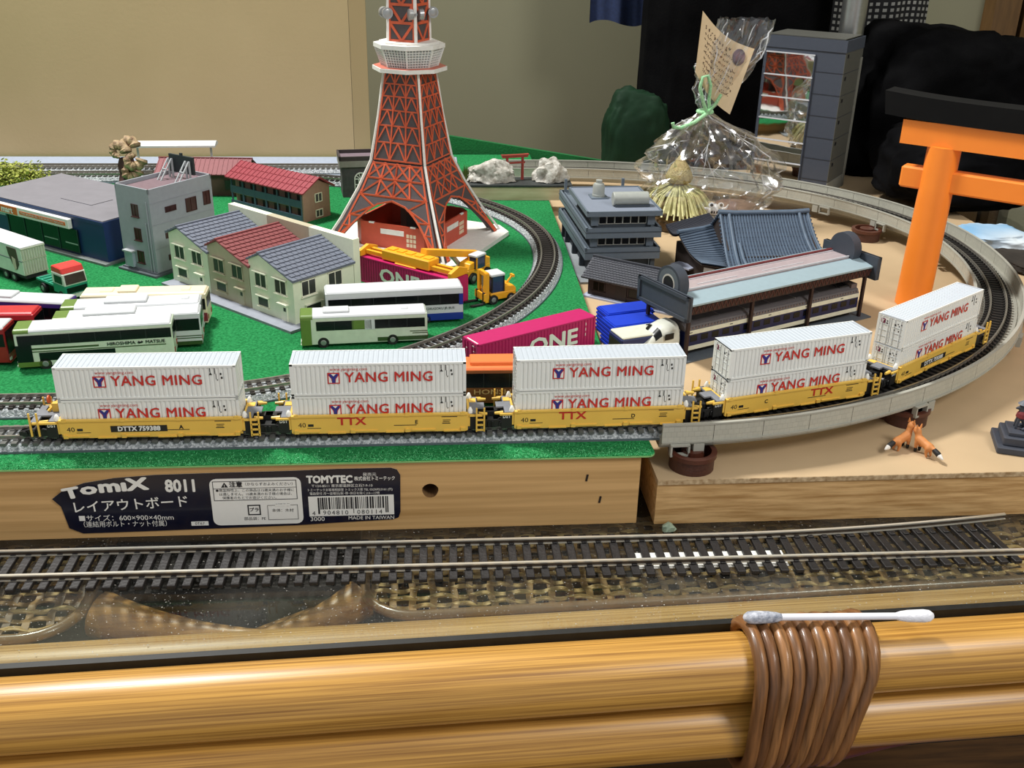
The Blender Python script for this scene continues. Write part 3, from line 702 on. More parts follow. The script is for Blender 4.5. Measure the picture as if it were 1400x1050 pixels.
def well_car(idx, x, y, a):
    labs = ['yellow well car lettered A with plate number, leftmost in the train', 'yellow well car lettered E, second from the left', 'yellow well car lettered D, red initials at left, in the middle', 'yellow well car lettered C, red initials at right, starting the curve', 'yellow well car with plate number rounding the right bend']
    t = thing('well_car', labs[idx], 'rail car', (x, y, 42), rad(a), 'five yellow double-stack well cars')
    prof = [(-38.8,3.0),(-36.2,0.5),(36.2,0.5),(38.8,3.0),(38.8,9.0),(-38.8,9.0)] if idx in (0,) else [(-38.8,0.8),(-38,0.4),(38,0.4),(38.8,0.8),(38.8,9.0),(-38.8,9.0)]
    for sg in (-1, 1):
        s = MB().ext([(px, sg*8.1, pz) for px, pz in prof], (0, sg*0.9, 0)).build('side_sill', m_yel, t)
        b = MB().box(-38.8, min(sg*7.9,sg*9.5), 8.5, 38.8, max(sg*7.9,sg*9.5), 9.3)
        b.build('top_flange', m_yel, s)
        b = MB()
        for k in range(6): b.box(-32+k*12.8-(4 if k % 2 else 5.2), min(sg*8.9,sg*9.5), 0.4 if k % 2 else 1.1, -32+k*12.8+(4 if k % 2 else 5.2), max(sg*8.9,sg*9.5), 1.0 if k % 2 else 1.7)
        for xx in (-36.6, -12, 12, 36.6): b.box(xx-1.0, min(sg*8.9,sg*9.7), 0.6, xx+1.0, max(sg*8.9,sg*9.7), 2.2); b.box(xx-0.9, min(sg*8.9,sg*9.6), 8.4, xx+0.9, max(sg*8.9,sg*9.6), 10.0)
        b.build('sill_bracket', m_yel, s)
    MB().box(-38.6, -8.1, 0.8, 38.6, 8.1, 2.0).build('well_floor', m_yel, t)
    for e in (-1, 1):
        MB().box(min(e*38.8,e*39.8), -8.6, 2.4, max(e*38.8,e*39.8), 8.6, 8.6).build('end_wall', m_yel, t)
        full = (idx == 0 and e < 0) or (idx == 4 and e > 0); ln = 51 if full else 46.5
        p = MB().box(min(e*39.8,e*43.2), -8.4, 7.9, max(e*39.8,e*43.2), 8.4, 8.7).box(min(e*43.2,e*ln), -2.6, 7.9, max(e*43.2,e*ln), 2.6, 8.7)
        if full: p.box(min(e*48,e*ln), -8.4, 7.6, max(e*48,e*ln), 8.4, 8.4)
        p.build('walkway', m_gry, t)
        MB().box(min(e*39.8,e*42.8), 2.8, 8.7, max(e*39.8,e*42.8), 6.6, 8.95).build('deck_patch', m_yel, t)
        for sy in (-1, 1):
            MB().lathe([(1.2,8.7),(1.2,9.7),(0.5,11.3),(0.1,11.5)], (e*39.9, sy*7.4, 0), 10).build('twist_cone', m_cone, t, smooth=True)
            MB().box(min(e*39.6,e*(45.4 if not full else 50)), sy*8.8-0.4, 7.4, max(e*39.6,e*(45.4 if not full else 50)), sy*8.8+0.4, 8.3).build('end_rail', m_yel, t)
        MB().box(min(e*39.8,e*44.6), -8.3, 0.6, max(e*39.8,e*44.6), 8.3, 7.4).box(min(e*44,e*51), -2, 2.6, max(e*44,e*51), 2, 6.4).build('end_body', m_bogie, t)
        lx = e*44.4 if not full else e*49
        for sy in ((-1,) if e > 0 else (1,)):
            b = MB()
            for dx in (-1.7, 1.7): b.bar((lx+dx, sy*9.5, 0.2), (lx+dx, sy*9.5, 11.8), 0.7)
            for zz in (0.9, 3.4, 5.9): b.bar((lx-1.7, sy*9.5, zz), (lx+1.7, sy*9.5, zz), 0.7)
            b.build('ladder', m_yel, t)
        b = MB()
        for sy, zz in ((-1, 7.6), (1, 8.2)): b.cyl((e*43.8, sy*6.8, zz), (e*47.6, sy*6.8, zz), 1.0, 0.6, 8)
        b.build('buffer_arm', m_yel, t)
    if idx == 0 or idx == 4:
        e = -1 if idx == 0 else 1
        b = MB().box(e*43-1.2, 1.0, 8.7, e*43+1.2, 3.4, 12.6); b.bar((e*43, 2, 10), (e*38.5, 4.5, 14.0), 1.6); b.bar((e*46, 1, 9), (e*42, 5, 12.6), 1.0)
        b.cyl((e*42, 4.5, 11), (e*39.6, 5.8, 13.2), 1.5, n=10)
        for dx in (-1.6, 1.6): b.bar((e*49+dx, -9.4, 2), (e*49+dx, -9.4, 13.0), 0.7)
        b.build('brake_stand', m_yel, t)
        MB().cyl((e*46.6, 6, 12.4), (e*47.2, 6, 12.4), 1.9, n=14).build('brake_wheel', mat('orange_red', (226,96,36), 0.5), t)
    bogie(t, -49.4)
    if idx == 4: bogie(t, 46)
    y = -9.07
    text(t, '40', 3.2, (-34.2, y, 4.6), m_blk, sx=1.1); text(t, 'DST', 2.0, (-42.2, -8.42, 6.4), m_wht, bold=1.5)
    b = MB()
    for xx, zz, w, h in ((-30.4, 4.5, 2.4, 1.2), (30.6, 7.6, 7, 0.35), (29.4, 6.0, 3.4, 0.3), (29.2, 5.2, 3.0, 0.3), (29.2, 4.4, 3.6, 0.4), (-29, 3.1, 6, 0.25), (11, 3.8, 10, 0.3)): b.box(xx-w/2, y, zz-h/2, xx+w/2, y+0.1, zz+h/2)
    o = b.build('small_print', m_blk, t); o['kind'] = 'stuff'
    if idx in (0, 4):
        MB().box(-17.4, y-0.05, 3.2, 6.6, y+0.1, 6.2).build('number_plate', m_blk, t); text(t, 'DTTX 759388', 3.0, (-5.4, y-0.12, 4.7), m_wht, bold=2.2, sx=1.02)
        if idx == 0: text(t, 'A', 2.6, (12.6, y, 5.0), m_blk, bold=1.5)
    else:
        tx = {1: -12.5, 2: -12.5, 3: 13.5}[idx]; text(t, 'TTX', 5.2, (tx, y, 6.1), m_red, bold=1.3, sx=1.25)
        text(t, 'E D C'.split()[idx-1], 2.6, ({1: 16, 2: 15.4, 3: -17}[idx], y, 5.2), m_blk, bold=1.0)
for i, (x, y, a) in enumerate(CARS): well_car(i, x, y, a)
# ------------------------------------------------------------------ helpers for buildings
class Face:
    """a wall plane: origin, direction along the wall, outward normal; everything local to the thing"""
    def __init__(s, o, u, n): s.o = Vector(o); s.u = Vector(u); s.n = Vector(n)
    def p(s, u, z, d=0): q = s.o+s.u*u+s.n*d; return (q.x, q.y, q.z+z)
    def box(s, b, u0, u1, z0, z1, d0, d1, m=0):
        vs = [s.p(u, z, d) for d in (d0, d1) for u, z in ((u0,z0),(u1,z0),(u1,z1),(u0,z1))]
        return b.add(vs, [(0,1,2,3),(4,7,6,5),(0,4,5,1),(1,5,6,2),(2,6,7,3),(3,7,4,0)], m)
m_glass = mat('window_glass', (62,64,60), 0.3, var=0.25, scale=100, spec=0.3)
def window(par, F, u, z, w, h, mf, mg=None, fw=0.6, bars=1, sill=None, name='window'):
    b = MB()
    for a in ((u-w/2,u+w/2,z-h/2,z-h/2+fw),(u-w/2,u+w/2,z+h/2-fw,z+h/2),(u-w/2,u-w/2+fw,z-h/2,z+h/2),(u+w/2-fw,u+w/2,z-h/2,z+h/2)): F.box(b, *a, 0, 0.5)
    for k in range(bars): x = u-w/2+w*(k+1)/(bars+1); F.box(b, x-fw*0.4, x+fw*0.4, z-h/2, z+h/2, 0, 0.45)
    if sill: F.box(b, u-w/2-0.5, u+w/2+0.5, z-h/2-0.5, z-h/2, 0, 1.2)
    if sill == 'hood': F.box(b, u-w/2-0.7, u+w/2+0.7, z+h/2, z+h/2+0.6, 0, 1.8)
    o = b.build(name, mf, par); F.box(MB(), u-w/2+0.1, u+w/2-0.1, z-h/2+0.1, z+h/2-0.1, 0.02, 0.2).build('pane', mg or m_glass, o)
    return o

# ------------------------------------------------------------------ convenience store
m_store = mat('store_navy', (20,46,92), 0.45, var=0.05); m_sroof = mat('store_roof', (118,116,122), 0.75, var=0.05, scale=120)
st_ = thing('store', 'navy convenience store with flat grey roof and orange lettered sign', 'shop', (-208.8, 668.3, T), rad(-36))
X0 = -132
b = MB().box(X0, 0.6, 1.5, 0, 69, 26); b.build('walls', m_store, st_)
MB().box(X0-2, -4, 0, 2.5, 70, 1.5).build('plinth', mat('store_base', (112,118,116), 0.7), st_)
MB().box(X0, 0, 26, 0, 69.5, 28.2).build('parapet', m_store, st_); MB().box(X0+0.8, 0.8, 28.2, -0.8, 68.7, 28.9).build('roof', m_sroof, st_)
MB().box(-70, 22, 28.9, -38, 40, 29.3).build('roof_hatch', m_sroof, st_)
F = Face((0,0,0), (1,0,0), (0,-1,0))
sf = F.box(MB(), -100, -26.5, 3, 19, -0.4, 0.5).build('shopfront', mat('store_glass', (8,26,19), 0.2, var=0.3, scale=60, spec=0.35), st_)
for u in (-100, -82, -64, -46, -26.5): F.box(MB(), u-0.4, u+0.4, 3, 19, 0.5, 0.9).build('mullion', mat('mullion_dark', (24,44,42), 0.4), sf)
F.box(MB(), -40, -27, 8.4, 9.2, 0.5, 0.7).build('door_bar', mat('bar_pale', (150,170,160), 0.4), sf); F.box(MB(), -62, -48, 8.6, 9.2, 0.5, 0.7).build('door_bar', MATS['bar_pale'], sf)
F.box(MB(), -112, -101.5, 17, 20.6, 0.4, 1.0).build('notice', mat('notice_grey', (150,170,180), 0.5), st_)
s1 = F.box(MB(), -128, -31, 19.4, 26.2, -0.2, 3.0).build('sign_box', mat('sign_white', (228,228,222), 0.4), st_, bevel=0.4)
m_or = mat('sign_orange', (214,104,44), 0.45)
F.box(MB(), -122, -84.5, 20.2, 25.6, 2.9, 3.2).build('sign_field', m_or, s1)
F.box(MB(), -82, -34, 21.4, 23.8, 2.9, 3.2).build('sign_stripe', m_or, s1)
text(st_, 'seico mart', 6.0, (-103, -3.35, 22.9), m_wht, bold=2, sx=1.1); text(st_, 'THE BRAND IN THE NORTH REGION', 2.0, (-58, -3.3, 22.6), m_wht, sx=1.35)

# ------------------------------------------------------------------ grey office block
m_gb = mat('block_grey', (150,155,162), 0.6, var=0.04); m_gbd = mat('block_base', (88,94,100), 0.65)
gb = thing('office_block', 'narrow grey three-storey block with a dark roof billboard', 'building', (-171, 644, T), rad(-36))
MB().box(-30.5, 0, 2.2, 0, 52, 53).build('walls', m_gb, gb)
MB().box(-33, -4, 0, 2, 53, 1.4).box(-31.5, -1.5, 1.4, 0.8, 52.5, 2.2).build('plinth', m_gbd, gb)
b = MB()
for a in ((-30.5,0,0,1),(-30.5,51,0,52),(-30.5,0,-29.5,52),(-1,0,0,52)): b.box(a[0],a[1],53,a[2],a[3],56)
b.build('parapet', m_gb, gb); MB().box(-29.6, 0.9, 53, -0.9, 51.1, 53.5).build('roof', mat('block_roof', (112,92,98), 0.8, var=0.1), gb)
FL = Face((0,0,0), (1,0,0), (0,-1,0)); FR = Face((0,0,0), (0,1,0), (1,0,0))
m_wb = mat('maroon_glass', (52,20,18), 0.3, var=0.3, scale=200); m_wf = mat('window_frame_grey', (168,172,174), 0.5)
for z in (41, 25.5, 10.5): window(gb, FL, -14, z, 6, 8, mat('window_frame_maroon', (66,34,32), 0.5), m_wb, 0.5, 1, True)
for u, z, w, h in ((16,41,9,3.6),(33,40,9,9),(46.5,41.5,6,9),(14,24.5,9,3.6),(14,10,8,3.6),(33,23,9,8)): window(gb, FR, u, z, w, h, mat('window_frame_maroon', (66,34,32), 0.5), m_wb, 0.4, 1)
for z in (17.5, 33, 47): FR.box(MB(), 0, 52, z-0.15, z+0.15, 0, 0.25).build('floor_band', m_gb, gb)
for u in (-5, -2.5): MB().cyl((u,-0.5,2),(u,-0.5,34 if u < -4 else 48),0.35,n=8).build('downpipe', m_gb, gb)
FL.box(MB(), -26.5, -20, 3, 13, 0, 2.2).build('porch', mat('porch_pale', (150,164,172), 0.5), gb); FL.box(MB(), -27.5, -19, 13, 14, 0, 3.6).build('porch_roof', m_wf, gb)
bb = MB().box(-24, 40, 57, -2, 41.5, 68.5).build('billboard', mat('billboard_back', (36,46,48), 0.6), gb)
MB().box(-14, 40.2, 68.5, -12, 41.3, 70).build('billboard_knob', MATS['billboard_back'], bb)
for x in (-21.5, -5.5):
    q = MB()
    for dx in (-1.6, 1.6): q.bar((x+dx, 28, 53.4), (x+dx, 38.5, 66), 0.8)
    q.bar((x-1.6, 33, 59.6), (x+1.6, 33, 59.6), 1.2); q.bar((x-1.6, 38.5, 53.4), (x-1.6, 38.5, 66), 1.0); q.bar((x+1.6, 38.5, 53.4), (x+1.6, 38.5, 66), 1.0)
    q.build('billboard_strut', m_wf, bb)

# ------------------------------------------------------------------ row of three houses with a tall wall behind
HR = rad(-43.5)
def tile_roof(par, quad, nrow, ncol, m, th=0.7, name='roof_tile'):
    """rows of separate lapped tiles on a sloping quad (eave left, eave right, ridge right, ridge left)"""
    a, b_, c, d = [Vector(p) for p in quad]; n = (b_-a).cross(d-a).normalized(); q = MB()
    for r in range(nrow):
        t0, t1 = r/nrow, (r+1.12)/nrow
        for k in range(ncol):
            s0, s1 = (k+0.04+(0.5 if r % 2 else 0))/ncol, (k+0.96+(0.5 if r % 2 else 0))/ncol
            s0, s1 = min(s0, 1), min(s1, 1)
            if s1-s0 < 0.2/ncol: continue
            P = lambda s, t: (a+(b_-a)*s)*(1-t)+(d+(c-d)*s)*t
            lo, hi = n*th, n*th*0.15; t1c = min(t1, 1.0)
            vs = [P(s0,t0), P(s1,t0), P(s1,t1c), P(s0,t1c), P(s0,t0)+lo, P(s1,t0)+lo, P(s1,t1c)+hi, P(s0,t1c)+hi]
            q.add(vs, [(0,3,2,1),(4,5,6,7),(0,1,5,4),(1,2,6,5),(2,3,7,6),(3,0,4,7)])
    o = q.build(name, m, par); o['kind'] = 'stuff'; return o
def house(ix, m_w, m_t, label, m_k):
    t = thing('town_house', label, 'house', (-74.5+(-.726)*39*ix, 554+.688*39*ix, T), HR, 'three joined model houses')
    W, D, eL, eR, pk, px = 39, 46, 32.0, 27.5, 37, -27.5
    MB().prismy([(-W+0.3,1.5),(-0.2,1.5),(-0.2,eR),(px,pk),(-W+0.3,eL)], 0, D).build('walls', m_w, t)
    MB().box(-W+0.1, -9, 0, 0 if ix else 6, D, 1.5).build('pavement', mat('pavement_grey', (142,146,156), 0.8), t)
    for (xa, za, nm) in ((1.6, eR-0.6, 'r'), (-W-0.9 if ix == 2 else -W+0.3, eL-0.2, 'l')):
        q = [(xa,-1.6,za),(xa,D,za),(px,D,pk+0.4),(px,-1.6,pk+0.4)] if nm == 'r' else [(xa,D,za),(xa,-1.6,za),(px,-1.6,pk+0.4),(px,D,pk+0.4)]
        MB().ext(q, (0,0,0.7)).build('roof_slab', m_t, t)
        tile_roof(t, [(x,y,z+0.7) for x, y, z in q], 9 if nm == 'r' else 4, 13, m_t)
    MB().bar((px,-1.8,pk+1.4),(px,D,pk+1.4),1.5,1.0).build('ridge_cap', m_t, t)
    F = Face((0,0,0), (1,0,0), (0,-1,0))
    for u in (-28.5, -11): window(t, F, u, 21.5, 10.5, 9, m_k, None, 0.6, 1, 'hood')
    window(t, F, -27.5, 8.5, 10, 6.4, m_k, None, 0.6, 0, 'hood')
    d = F.box(MB(), -11.6, -6.4, 1.5, 11.2, 0, 0.5).build('door', m_k, t)
    F.box(MB(), -9.4, -7.4, 7.4, 9.6, 0.5, 0.6).build('door_light', m_glass, d); F.box(MB(), -13, -5, 11.6, 12.4, 0, 2.6).build('door_hood', m_k, t)
    if ix == 0:
        F2 = Face((-0.2,0,0), (0,1,0), (1,0,0))
        for u in (11, 31): window(t, F2, u, 21.0, 11, 9.5, m_k, None, 0.6, 1, True)
        window(t, F2, 14, 7.5, 12, 6.6, m_k, None, 0.6, 0, 'hood')
    MB().box(-W+0.15, D+0.2, 0, -0.1 if ix else 0, D+5.2, 41).build('back_wall', m_w, t)
    return t
m_cr = mat('house_cream', (228,234,208), 0.6, var=0.03); m_tan = mat('house_tan', (176,169,144), 0.6, var=0.03); m_crk = mat('house_trim', (236,236,214), 0.5)
m_tg = mat('tile_slate', (98,104,118), 0.6, var=0.08); m_tr = mat('tile_maroon', (122,58,60), 0.6, var=0.08)
house(0, m_cr, m_tg, 'cream house at the near end of the row, with slate roof', m_crk)
house(1, m_tan, m_tr, 'khaki middle house with maroon tiled roof', mat('house_trim_tan', (178,172,146), 0.5))
house(2, mat('house_green_cream', (222,230,204), 0.6, var=0.03), m_tg, 'pale greenish house at the far end of the row beside the office block', m_crk)

# ------------------------------------------------------------------ red-roofed buildings behind
m_rr = mat('red_metal_roof', (140,46,58), 0.5, var=0.06); m_pw = mat('plaster_pink', (152,122,104), 0.7)
ra = thing('apartment_house', 'two-storey apartment with long red ribbed roof and railed balcony', 'building', (-91, 764, T), rad(-40))
MB().box(-80, 5, 0, 0, 28, 24).prismx([(5,24),(28,24),(16,30)], -80, 0).box(-2, 0, 0, 0, 5.2, 24).build('walls', m_pw, ra)
for s, q in (('n', [(-83,-2.5,22.2),(3,-2.5,22.2),(3,15.5,31.5),(-83,15.5,31.5)]), ('f', [(3,31,22.5),(-83,31,22.5),(-83,15.5,31.5),(3,15.5,31.5)])):
    o = MB().ext(q, (0,0,0.9)).build('roof_slope', m_rr, ra); b = MB()
    A, B_, C_, D_ = [Vector(p)+Vector((0,0,0.95)) for p in q]
    for k in range(19):
        t = k/18; b.bar(A+(B_-A)*t, D_+(C_-D_)*t, 0.7, 0.7)
    for t in (0.33, 0.66): b.bar(A+(D_-A)*t, B_+(C_-B_)*t, 0.4, 0.6)
    r = b.build('roof_rib', m_rr, o); r['kind'] = 'stuff'
MB().box(-80, 0, 10.5, -2, 5, 11.5).build('balcony_floor', m_pw, ra); m_bl = mat('balcony_blue', (70,88,104), 0.6)
MB().box(-80, -0.4, 11, -2, 0.2, 16.5).build('balcony_rail', m_bl, ra); MB().box(-80, -0.6, 0.0, -2, 0.2, 5.0).build('porch_rail', m_bl, ra)
for k in range(7): MB().box(-79+k*12.8, -0.5, 0, -78+k*12.8, 0.5, 23).build('balcony_post', m_bl, ra)
FN = Face((0,5,0), (1,0,0), (0,-1,0)); FE = Face((0,0,0), (0,1,0), (1,0,0))
for k in range(6): window(ra, FN, -72+k*12.8, 17, 6, 9, mat('sash_dark', (70,60,54), 0.5), None, 0.5, 1); window(ra, FN, -72+k*12.8, 5.5, 6, 9, MATS['sash_dark'], None, 0.5, 1)
window(ra, FE, 16, 16.5, 7.5, 7, m_crk, None, 0.6, 1); window(ra, FE, 16, 4.5, 7.5, 6, m_crk, None, 0.6, 1)
rb = thing('station_house', 'low building under a dusky red ribbed roof beside the back track', 'building', (-178, 858, T), rad(-3))
MB().box(-34, -13, 0, 34, 13, 19).prismx([(-13,19),(13,19),(0,25)], -34, 34).build('walls', mat('timber_brown', (92,66,56), 0.7), rb)
for q in ([(-38,-17,17.5),(38,-17,17.5),(37,0,27),(-37,0,27)], [(38,17,17.5),(-38,17,17.5),(-37,0,27),(37,0,27)]):
    o = MB().ext(q, (0,0,0.8)).build('roof_slope', mat('red_dull_roof', (124,62,66), 0.6, var=0.06), rb); b = MB()
    A, B_, C_, D_ = [Vector(p)+Vector((0,0,0.9)) for p in q]
    for k in range(21): t = k/20; b.bar(A+(B_-A)*t, D_+(C_-D_)*t, 0.6, 0.6)
    r = b.build('roof_rib', MATS['red_dull_roof'], o); r['kind'] = 'stuff'
MB().bar((-38,0,27.6),(38,0,27.6),1.6).build('ridge_cap', MATS['red_dull_roof'], rb)
FN = Face((0,-13,0), (1,0,0), (0,-1,0))
for u in (-22, 0, 22): window(rb, FN, u, 9, 11, 8, MATS['sash_dark'], None, 0.6, 1)
wc = thing('platform_canopy', 'white platform canopy on thin posts between the back tracks', 'canopy', (-214, 906.5, T), rad(2))
MB().prismx([(-9,27.5),(9,27.5),(9,29),(3,31),(-3,31),(-9,29)], -35, 36).build('roof', mat('canopy_white', (216,218,216), 0.5), wc)
for x in (-30, 31): MB().box(x-0.8, -0.8, 0, x+0.8, 0.8, 27.6).build('post', mat('canopy_post', (196,198,194), 0.5), wc)
MB().box(-35, -3.4, 0, 36, 3.4, 4.4).build('platform', mat('platform_grey', (150,150,144), 0.8), wc)
sb = thing('stone_building', 'small dark stone building with a white arched window left of the lattice tower', 'building', (-67, 838, T), rad(8))
MB().box(0, 0, 0, 32, 24, 25).build('walls', mat('stone_dark', (72,70,72), 0.8, var=0.2, scale=300), sb)
MB().box(-2, -2, 25, 34, 26, 30).build('cornice', mat('stone_pale', (140,138,130), 0.8, var=0.1), sb)
b = MB()
for a in ((-2,-2,34,-0.6),(-2,24.6,34,26),(-2,-2,-0.6,26),(32.6,-2,34,26)): b.box(a[0],a[1],30,a[2],a[3],33.5)
b.build('parapet', mat('stone_trim', (58,50,50), 0.7), sb); MB().box(-0.6,-0.6,30,32.6,24.6,30.6).build('roof', mat('stone_roof', (112,96,104), 0.8), sb)
F = Face((0,0,0), (1,0,0), (0,-1,0)); cx, cz = 15, 15
pts = [F.p(cx-5,6,0.1), F.p(cx+5,6,0.1)] + [F.p(cx+5*math.cos(PI*i/10), cz+5*math.sin(PI*i/10), 0.1) for i in range(11)]
o = MB().ext(pts, F.n*0.4).build('arch_window', m_glass, sb); b = MB()
for i in range(10): b.bar(F.p(cx+5*math.cos(PI*i/10), cz+5*math.sin(PI*i/10), 0.6), F.p(cx+5*math.cos(PI*(i+1)/10), cz+5*math.sin(PI*(i+1)/10), 0.6), 0.9)
for a in range(1, 5): b.bar(F.p(cx, cz, 0.6), F.p(cx+5*math.cos(PI*a/5), cz+5*math.sin(PI*a/5), 0.6), 0.5)
for u in (-5, -1.7, 1.7, 5): b.bar(F.p(cx+u, 6, 0.6), F.p(cx+u, cz, 0.6), 0.7)
for z in (6, 10.5, 15): b.bar(F.p(cx-5, z, 0.6), F.p(cx+5, z, 0.6), 0.7)
b.build('muntin', m_wht, o)

# ------------------------------------------------------------------ lattice tower
TW = thing('lattice_tower', 'tall red and white lattice tower model with an observation deck', 'tower', (-9, 717, T), rad(18))
m_tor = mat('tower_orange', (206,92,58), 0.5, var=0.06); m_tdk = mat('tower_charcoal', (78,70,71), 0.6, var=0.06); m_tw = mat('card_white', (226,224,218), 0.6); m_tred = mat('tower_red', (192,76,52), 0.5, var=0.05)
MB().prism([(9,-70),(70,-9),(70,9),(9,70),(-9,70),(-70,9),(-70,-9),(-9,-70)], 0.05, 3).build('base_plate', m_tw, TW)
# corners of the square plan lie on the local axes at distance D(z); local y- is the corner nearest the viewer
DZ = [(3, 66.0), (22, 51.5), (42, 38.5), (60, 29.0), (90, 22.6), (119, 17.8)]
def Dz(z):
    for (a, p), (c, q) in zip(DZ[:-1], DZ[1:]):
        if z <= c: return p+(q-p)*(z-a)/(c-a)
    return DZ[-1][1]
def tower_face(k, z0, z1, arch, par, D=Dz):
    a0 = rad(-90+90*k); a1 = rad(90*k); c0 = Vector((math.cos(a0), math.sin(a0), 0)); c1 = Vector((math.cos(a1), math.sin(a1), 0))
    def P(s, z, d=0):
        p = (c0*(1-s)+c1*s)*D(z); nrm = (c0+c1).normalized(); return Vector((p.x, p.y, z)) + nrm*d
    e = 0.035
    zs = [z0+(z1-z0)*i/12 for i in range(13)]
    if arch:
        H = 33; A = 0.40
        lo = [(0.5-A*math.sqrt(max(0, 1-((z-3)/H)**2)), z) for z in [3+H*i/12 for i in range(13)]]
        out = [P(e, z) for z in reversed(zs)]; out = [P(e, z) for z in zs[::-1]]
        poly = [P(e, z) for z in zs[::-1]] + [P(s, z) for s, z in lo] + [P(1-s, z) for s, z in lo[::-1][1:]] + [P(1-e, z) for z in zs]
    else: poly = [P(e, z) for z in zs[::-1]] + [P(1-e, z) for z in zs]
    nrm = (c0+c1).normalized(); q = []
    for p in poly:
        if not q or (p-q[-1]).length > 0.05: q.append(p)
    f = MB().ext(q, -nrm*1.8).build('side_panel', m_tdk, par)
    return P, f
def bars(P, f, segs, w=1.5):
    b = MB()
    for (s0, z0, s1, z1) in segs: b.bar(P(s0, z0, 0.25), P(s1, z1, 0.25), w, 0.5, up=(P(0.5, z0, 1)-P(0.5, z0, 0)))
    b.build('lattice', m_tor, f)
for k in range(4):
    P, f = tower_face(k, 3, 60, True, TW)
    sg = []
    def sym(s0, z0, s1, z1): sg.append((s0,z0,s1,z1)); sg.append((1-s0,z0,1-s1,z1))
    for a, c in ((3,22),(22,42),(42,60)): sym(0.06,a,0.06,c)
    for z in (59, 49.5, 38.5): sg.append((0.05,z,0.95,z))
    for z in (49.5, 38.5):
        for s in (0.05, 0.5): sym(s, z, s+0.225, z+10.2)
        sym(0.275, z, 0.5, z+10.2); sym(0.275, z, 0.05, z+10.2) if z > 45 else None
        for s in (0.275, 0.5): sg.append((s, z, s, z+10)); sg.append((1-s, z, 1-s, z+10))
    H, A = 33, 0.40
    arch = [(0.5-A*math.sqrt(max(0, 1-((z-3)/H)**2))-0.0, z) for z in [3+H*i/14 for i in range(15)]]
    for (s0, z0), (s1, z1) in zip(arch[:-1], arch[1:]): sym(s0-0.012, z0, s1-0.012 if s1 < 0.49 else s1, z1+0.3)
    zz = [4, 11, 18, 25, 32, 38.5]
    for i in range(5):
        def inner(z): return 0.5-A*math.sqrt(max(0, 1-((z-3)/H)**2))-0.02
        lo, hi = zz[i], zz[i+1]
        if i % 2: sym(0.07, lo, inner(min(hi, 33)), hi)
        else: sym(inner(min(lo, 33)), lo, 0.07, hi)
        if lo < 31: sym(0.06, lo, inner(lo), lo)
    bars(P, f, sg, 1.2)
    P, f = tower_face(k, 60.5, 119, False, TW); sg = []
    zz = [61.5, 73, 84, 94, 103, 111, 118]
    for z in zz: sg.append((0.05,z,0.95,z))
    for s in (0.06, 0.35, 0.65, 0.94): sg.append((s,61,s,118.5))
    for a, c in zip(zz[:-1], zz[1:]):
        for s in (0.06, 0.35, 0.65): m_ = s+0.145; sg.append((s,a,m_,c)); sg.append((s+0.29,a,m_,c))
    bars(P, f, sg, 0.95)
    P, f = tower_face(k, 137.5, 205, False, TW, D=lambda z: 14.2-(z-137.5)*0.022); sg = []
    zz = [138+11.2*i for i in range(7)]
    for z in zz: sg.append((0.05,z,0.95,z))
    sg += [(0.05,138,0.05,205),(0.95,138,0.95,205)]
    for a, c in zip(zz[:-1], zz[1:]): sg.append((0.06,c,0.5,a)); sg.append((0.94,c,0.5,a))
    bars(P, f, sg, 1.7)
    a = rad(-90+90*k); c = Vector((math.cos(a), math.sin(a), 0)); t = Vector((-c.y, c.x, 0))
    b = MB()
    for (z0, d0), (z1, d1) in zip(DZ[:-1], DZ[1:]): b.bar(c*(d0+0.2)+Vector((0,0,z0)), c*(d1+0.2)+Vector((0,0,z1)), 1.4, 1.4, up=c)
    b.build('corner_edge', m_tw, TW)
    MB().bar(c*14.4+Vector((0,0,137)), c*12.9+Vector((0,0,205)), 1.8, 1.8, up=c).build('corner_edge', m_tw, TW)
    for z in (155, 171, 187):                       # loudspeaker-like dishes
        o = MB(); n = 14
        base = c*16.5+Vector((0,0,z)); o.cyl(base-c*2.5, base+c*0.2, 0.8, n=8)
        for dx in (-1, 1):
            p = c*15.5+t*dx*3.2+Vector((0,0,z)); o.cyl(p-t*dx*1.0, p+t*dx*1.6, 3.3, 3.6, n); o.cyl(p+t*dx*1.6, p+t*dx*1.7, 2.6, 2.4, n)
        o.build('dish_aerial', mat('dish_silver', (170,172,172), 0.3, 0.6), TW, smooth=True)
b = MB()
oct_ = lambda r: [(r*math.cos(rad(22.5+45*i)), r*math.sin(rad(22.5+45*i))) for i in range(8)]
MB().prism(oct_(25), 119, 121.5).build('deck_plate', m_tw, TW); MB().prism(oct_(24.2), 121.5, 121.9).build('deck_top', mat('deck_pink', (196,110,92), 0.5), TW)
DK = MB(); lo, hi = oct_(18.5), oct_(22.6)
o8 = [(x, y, 121.9) for x, y in lo]+[(x, y, 133.5) for x, y in hi]
DK.add(o8, [(i, (i+1) % 8, 8+(i+1) % 8, 8+i) for i in range(8)]); dk = DK.build('deck_window', mat('deck_glass', (150,152,150), 0.25, var=0.1), TW)
b = MB()
for i in range(8):
    A0, A1, B0, B1 = Vector((*lo[i],121.9)), Vector((*lo[(i+1) % 8],121.9)), Vector((*hi[i],133.5)), Vector((*hi[(i+1) % 8],133.5))
    n = ((A0+A1)/2-Vector((0,0,121.9))).normalized()*0.2
    for j in range(9): t = j/8; b.bar(A0+(A1-A0)*t+n, B0+(B1-B0)*t+n, 0.45 if j else 1.2)
    for j in range(8): t = j/7; b.bar(A0+(B0-A0)*t+n, A1+(B1-A1)*t+n, 0.4)
b.build('deck_glazing_bar', mat('glazing_white', (226,226,222), 0.4), dk)
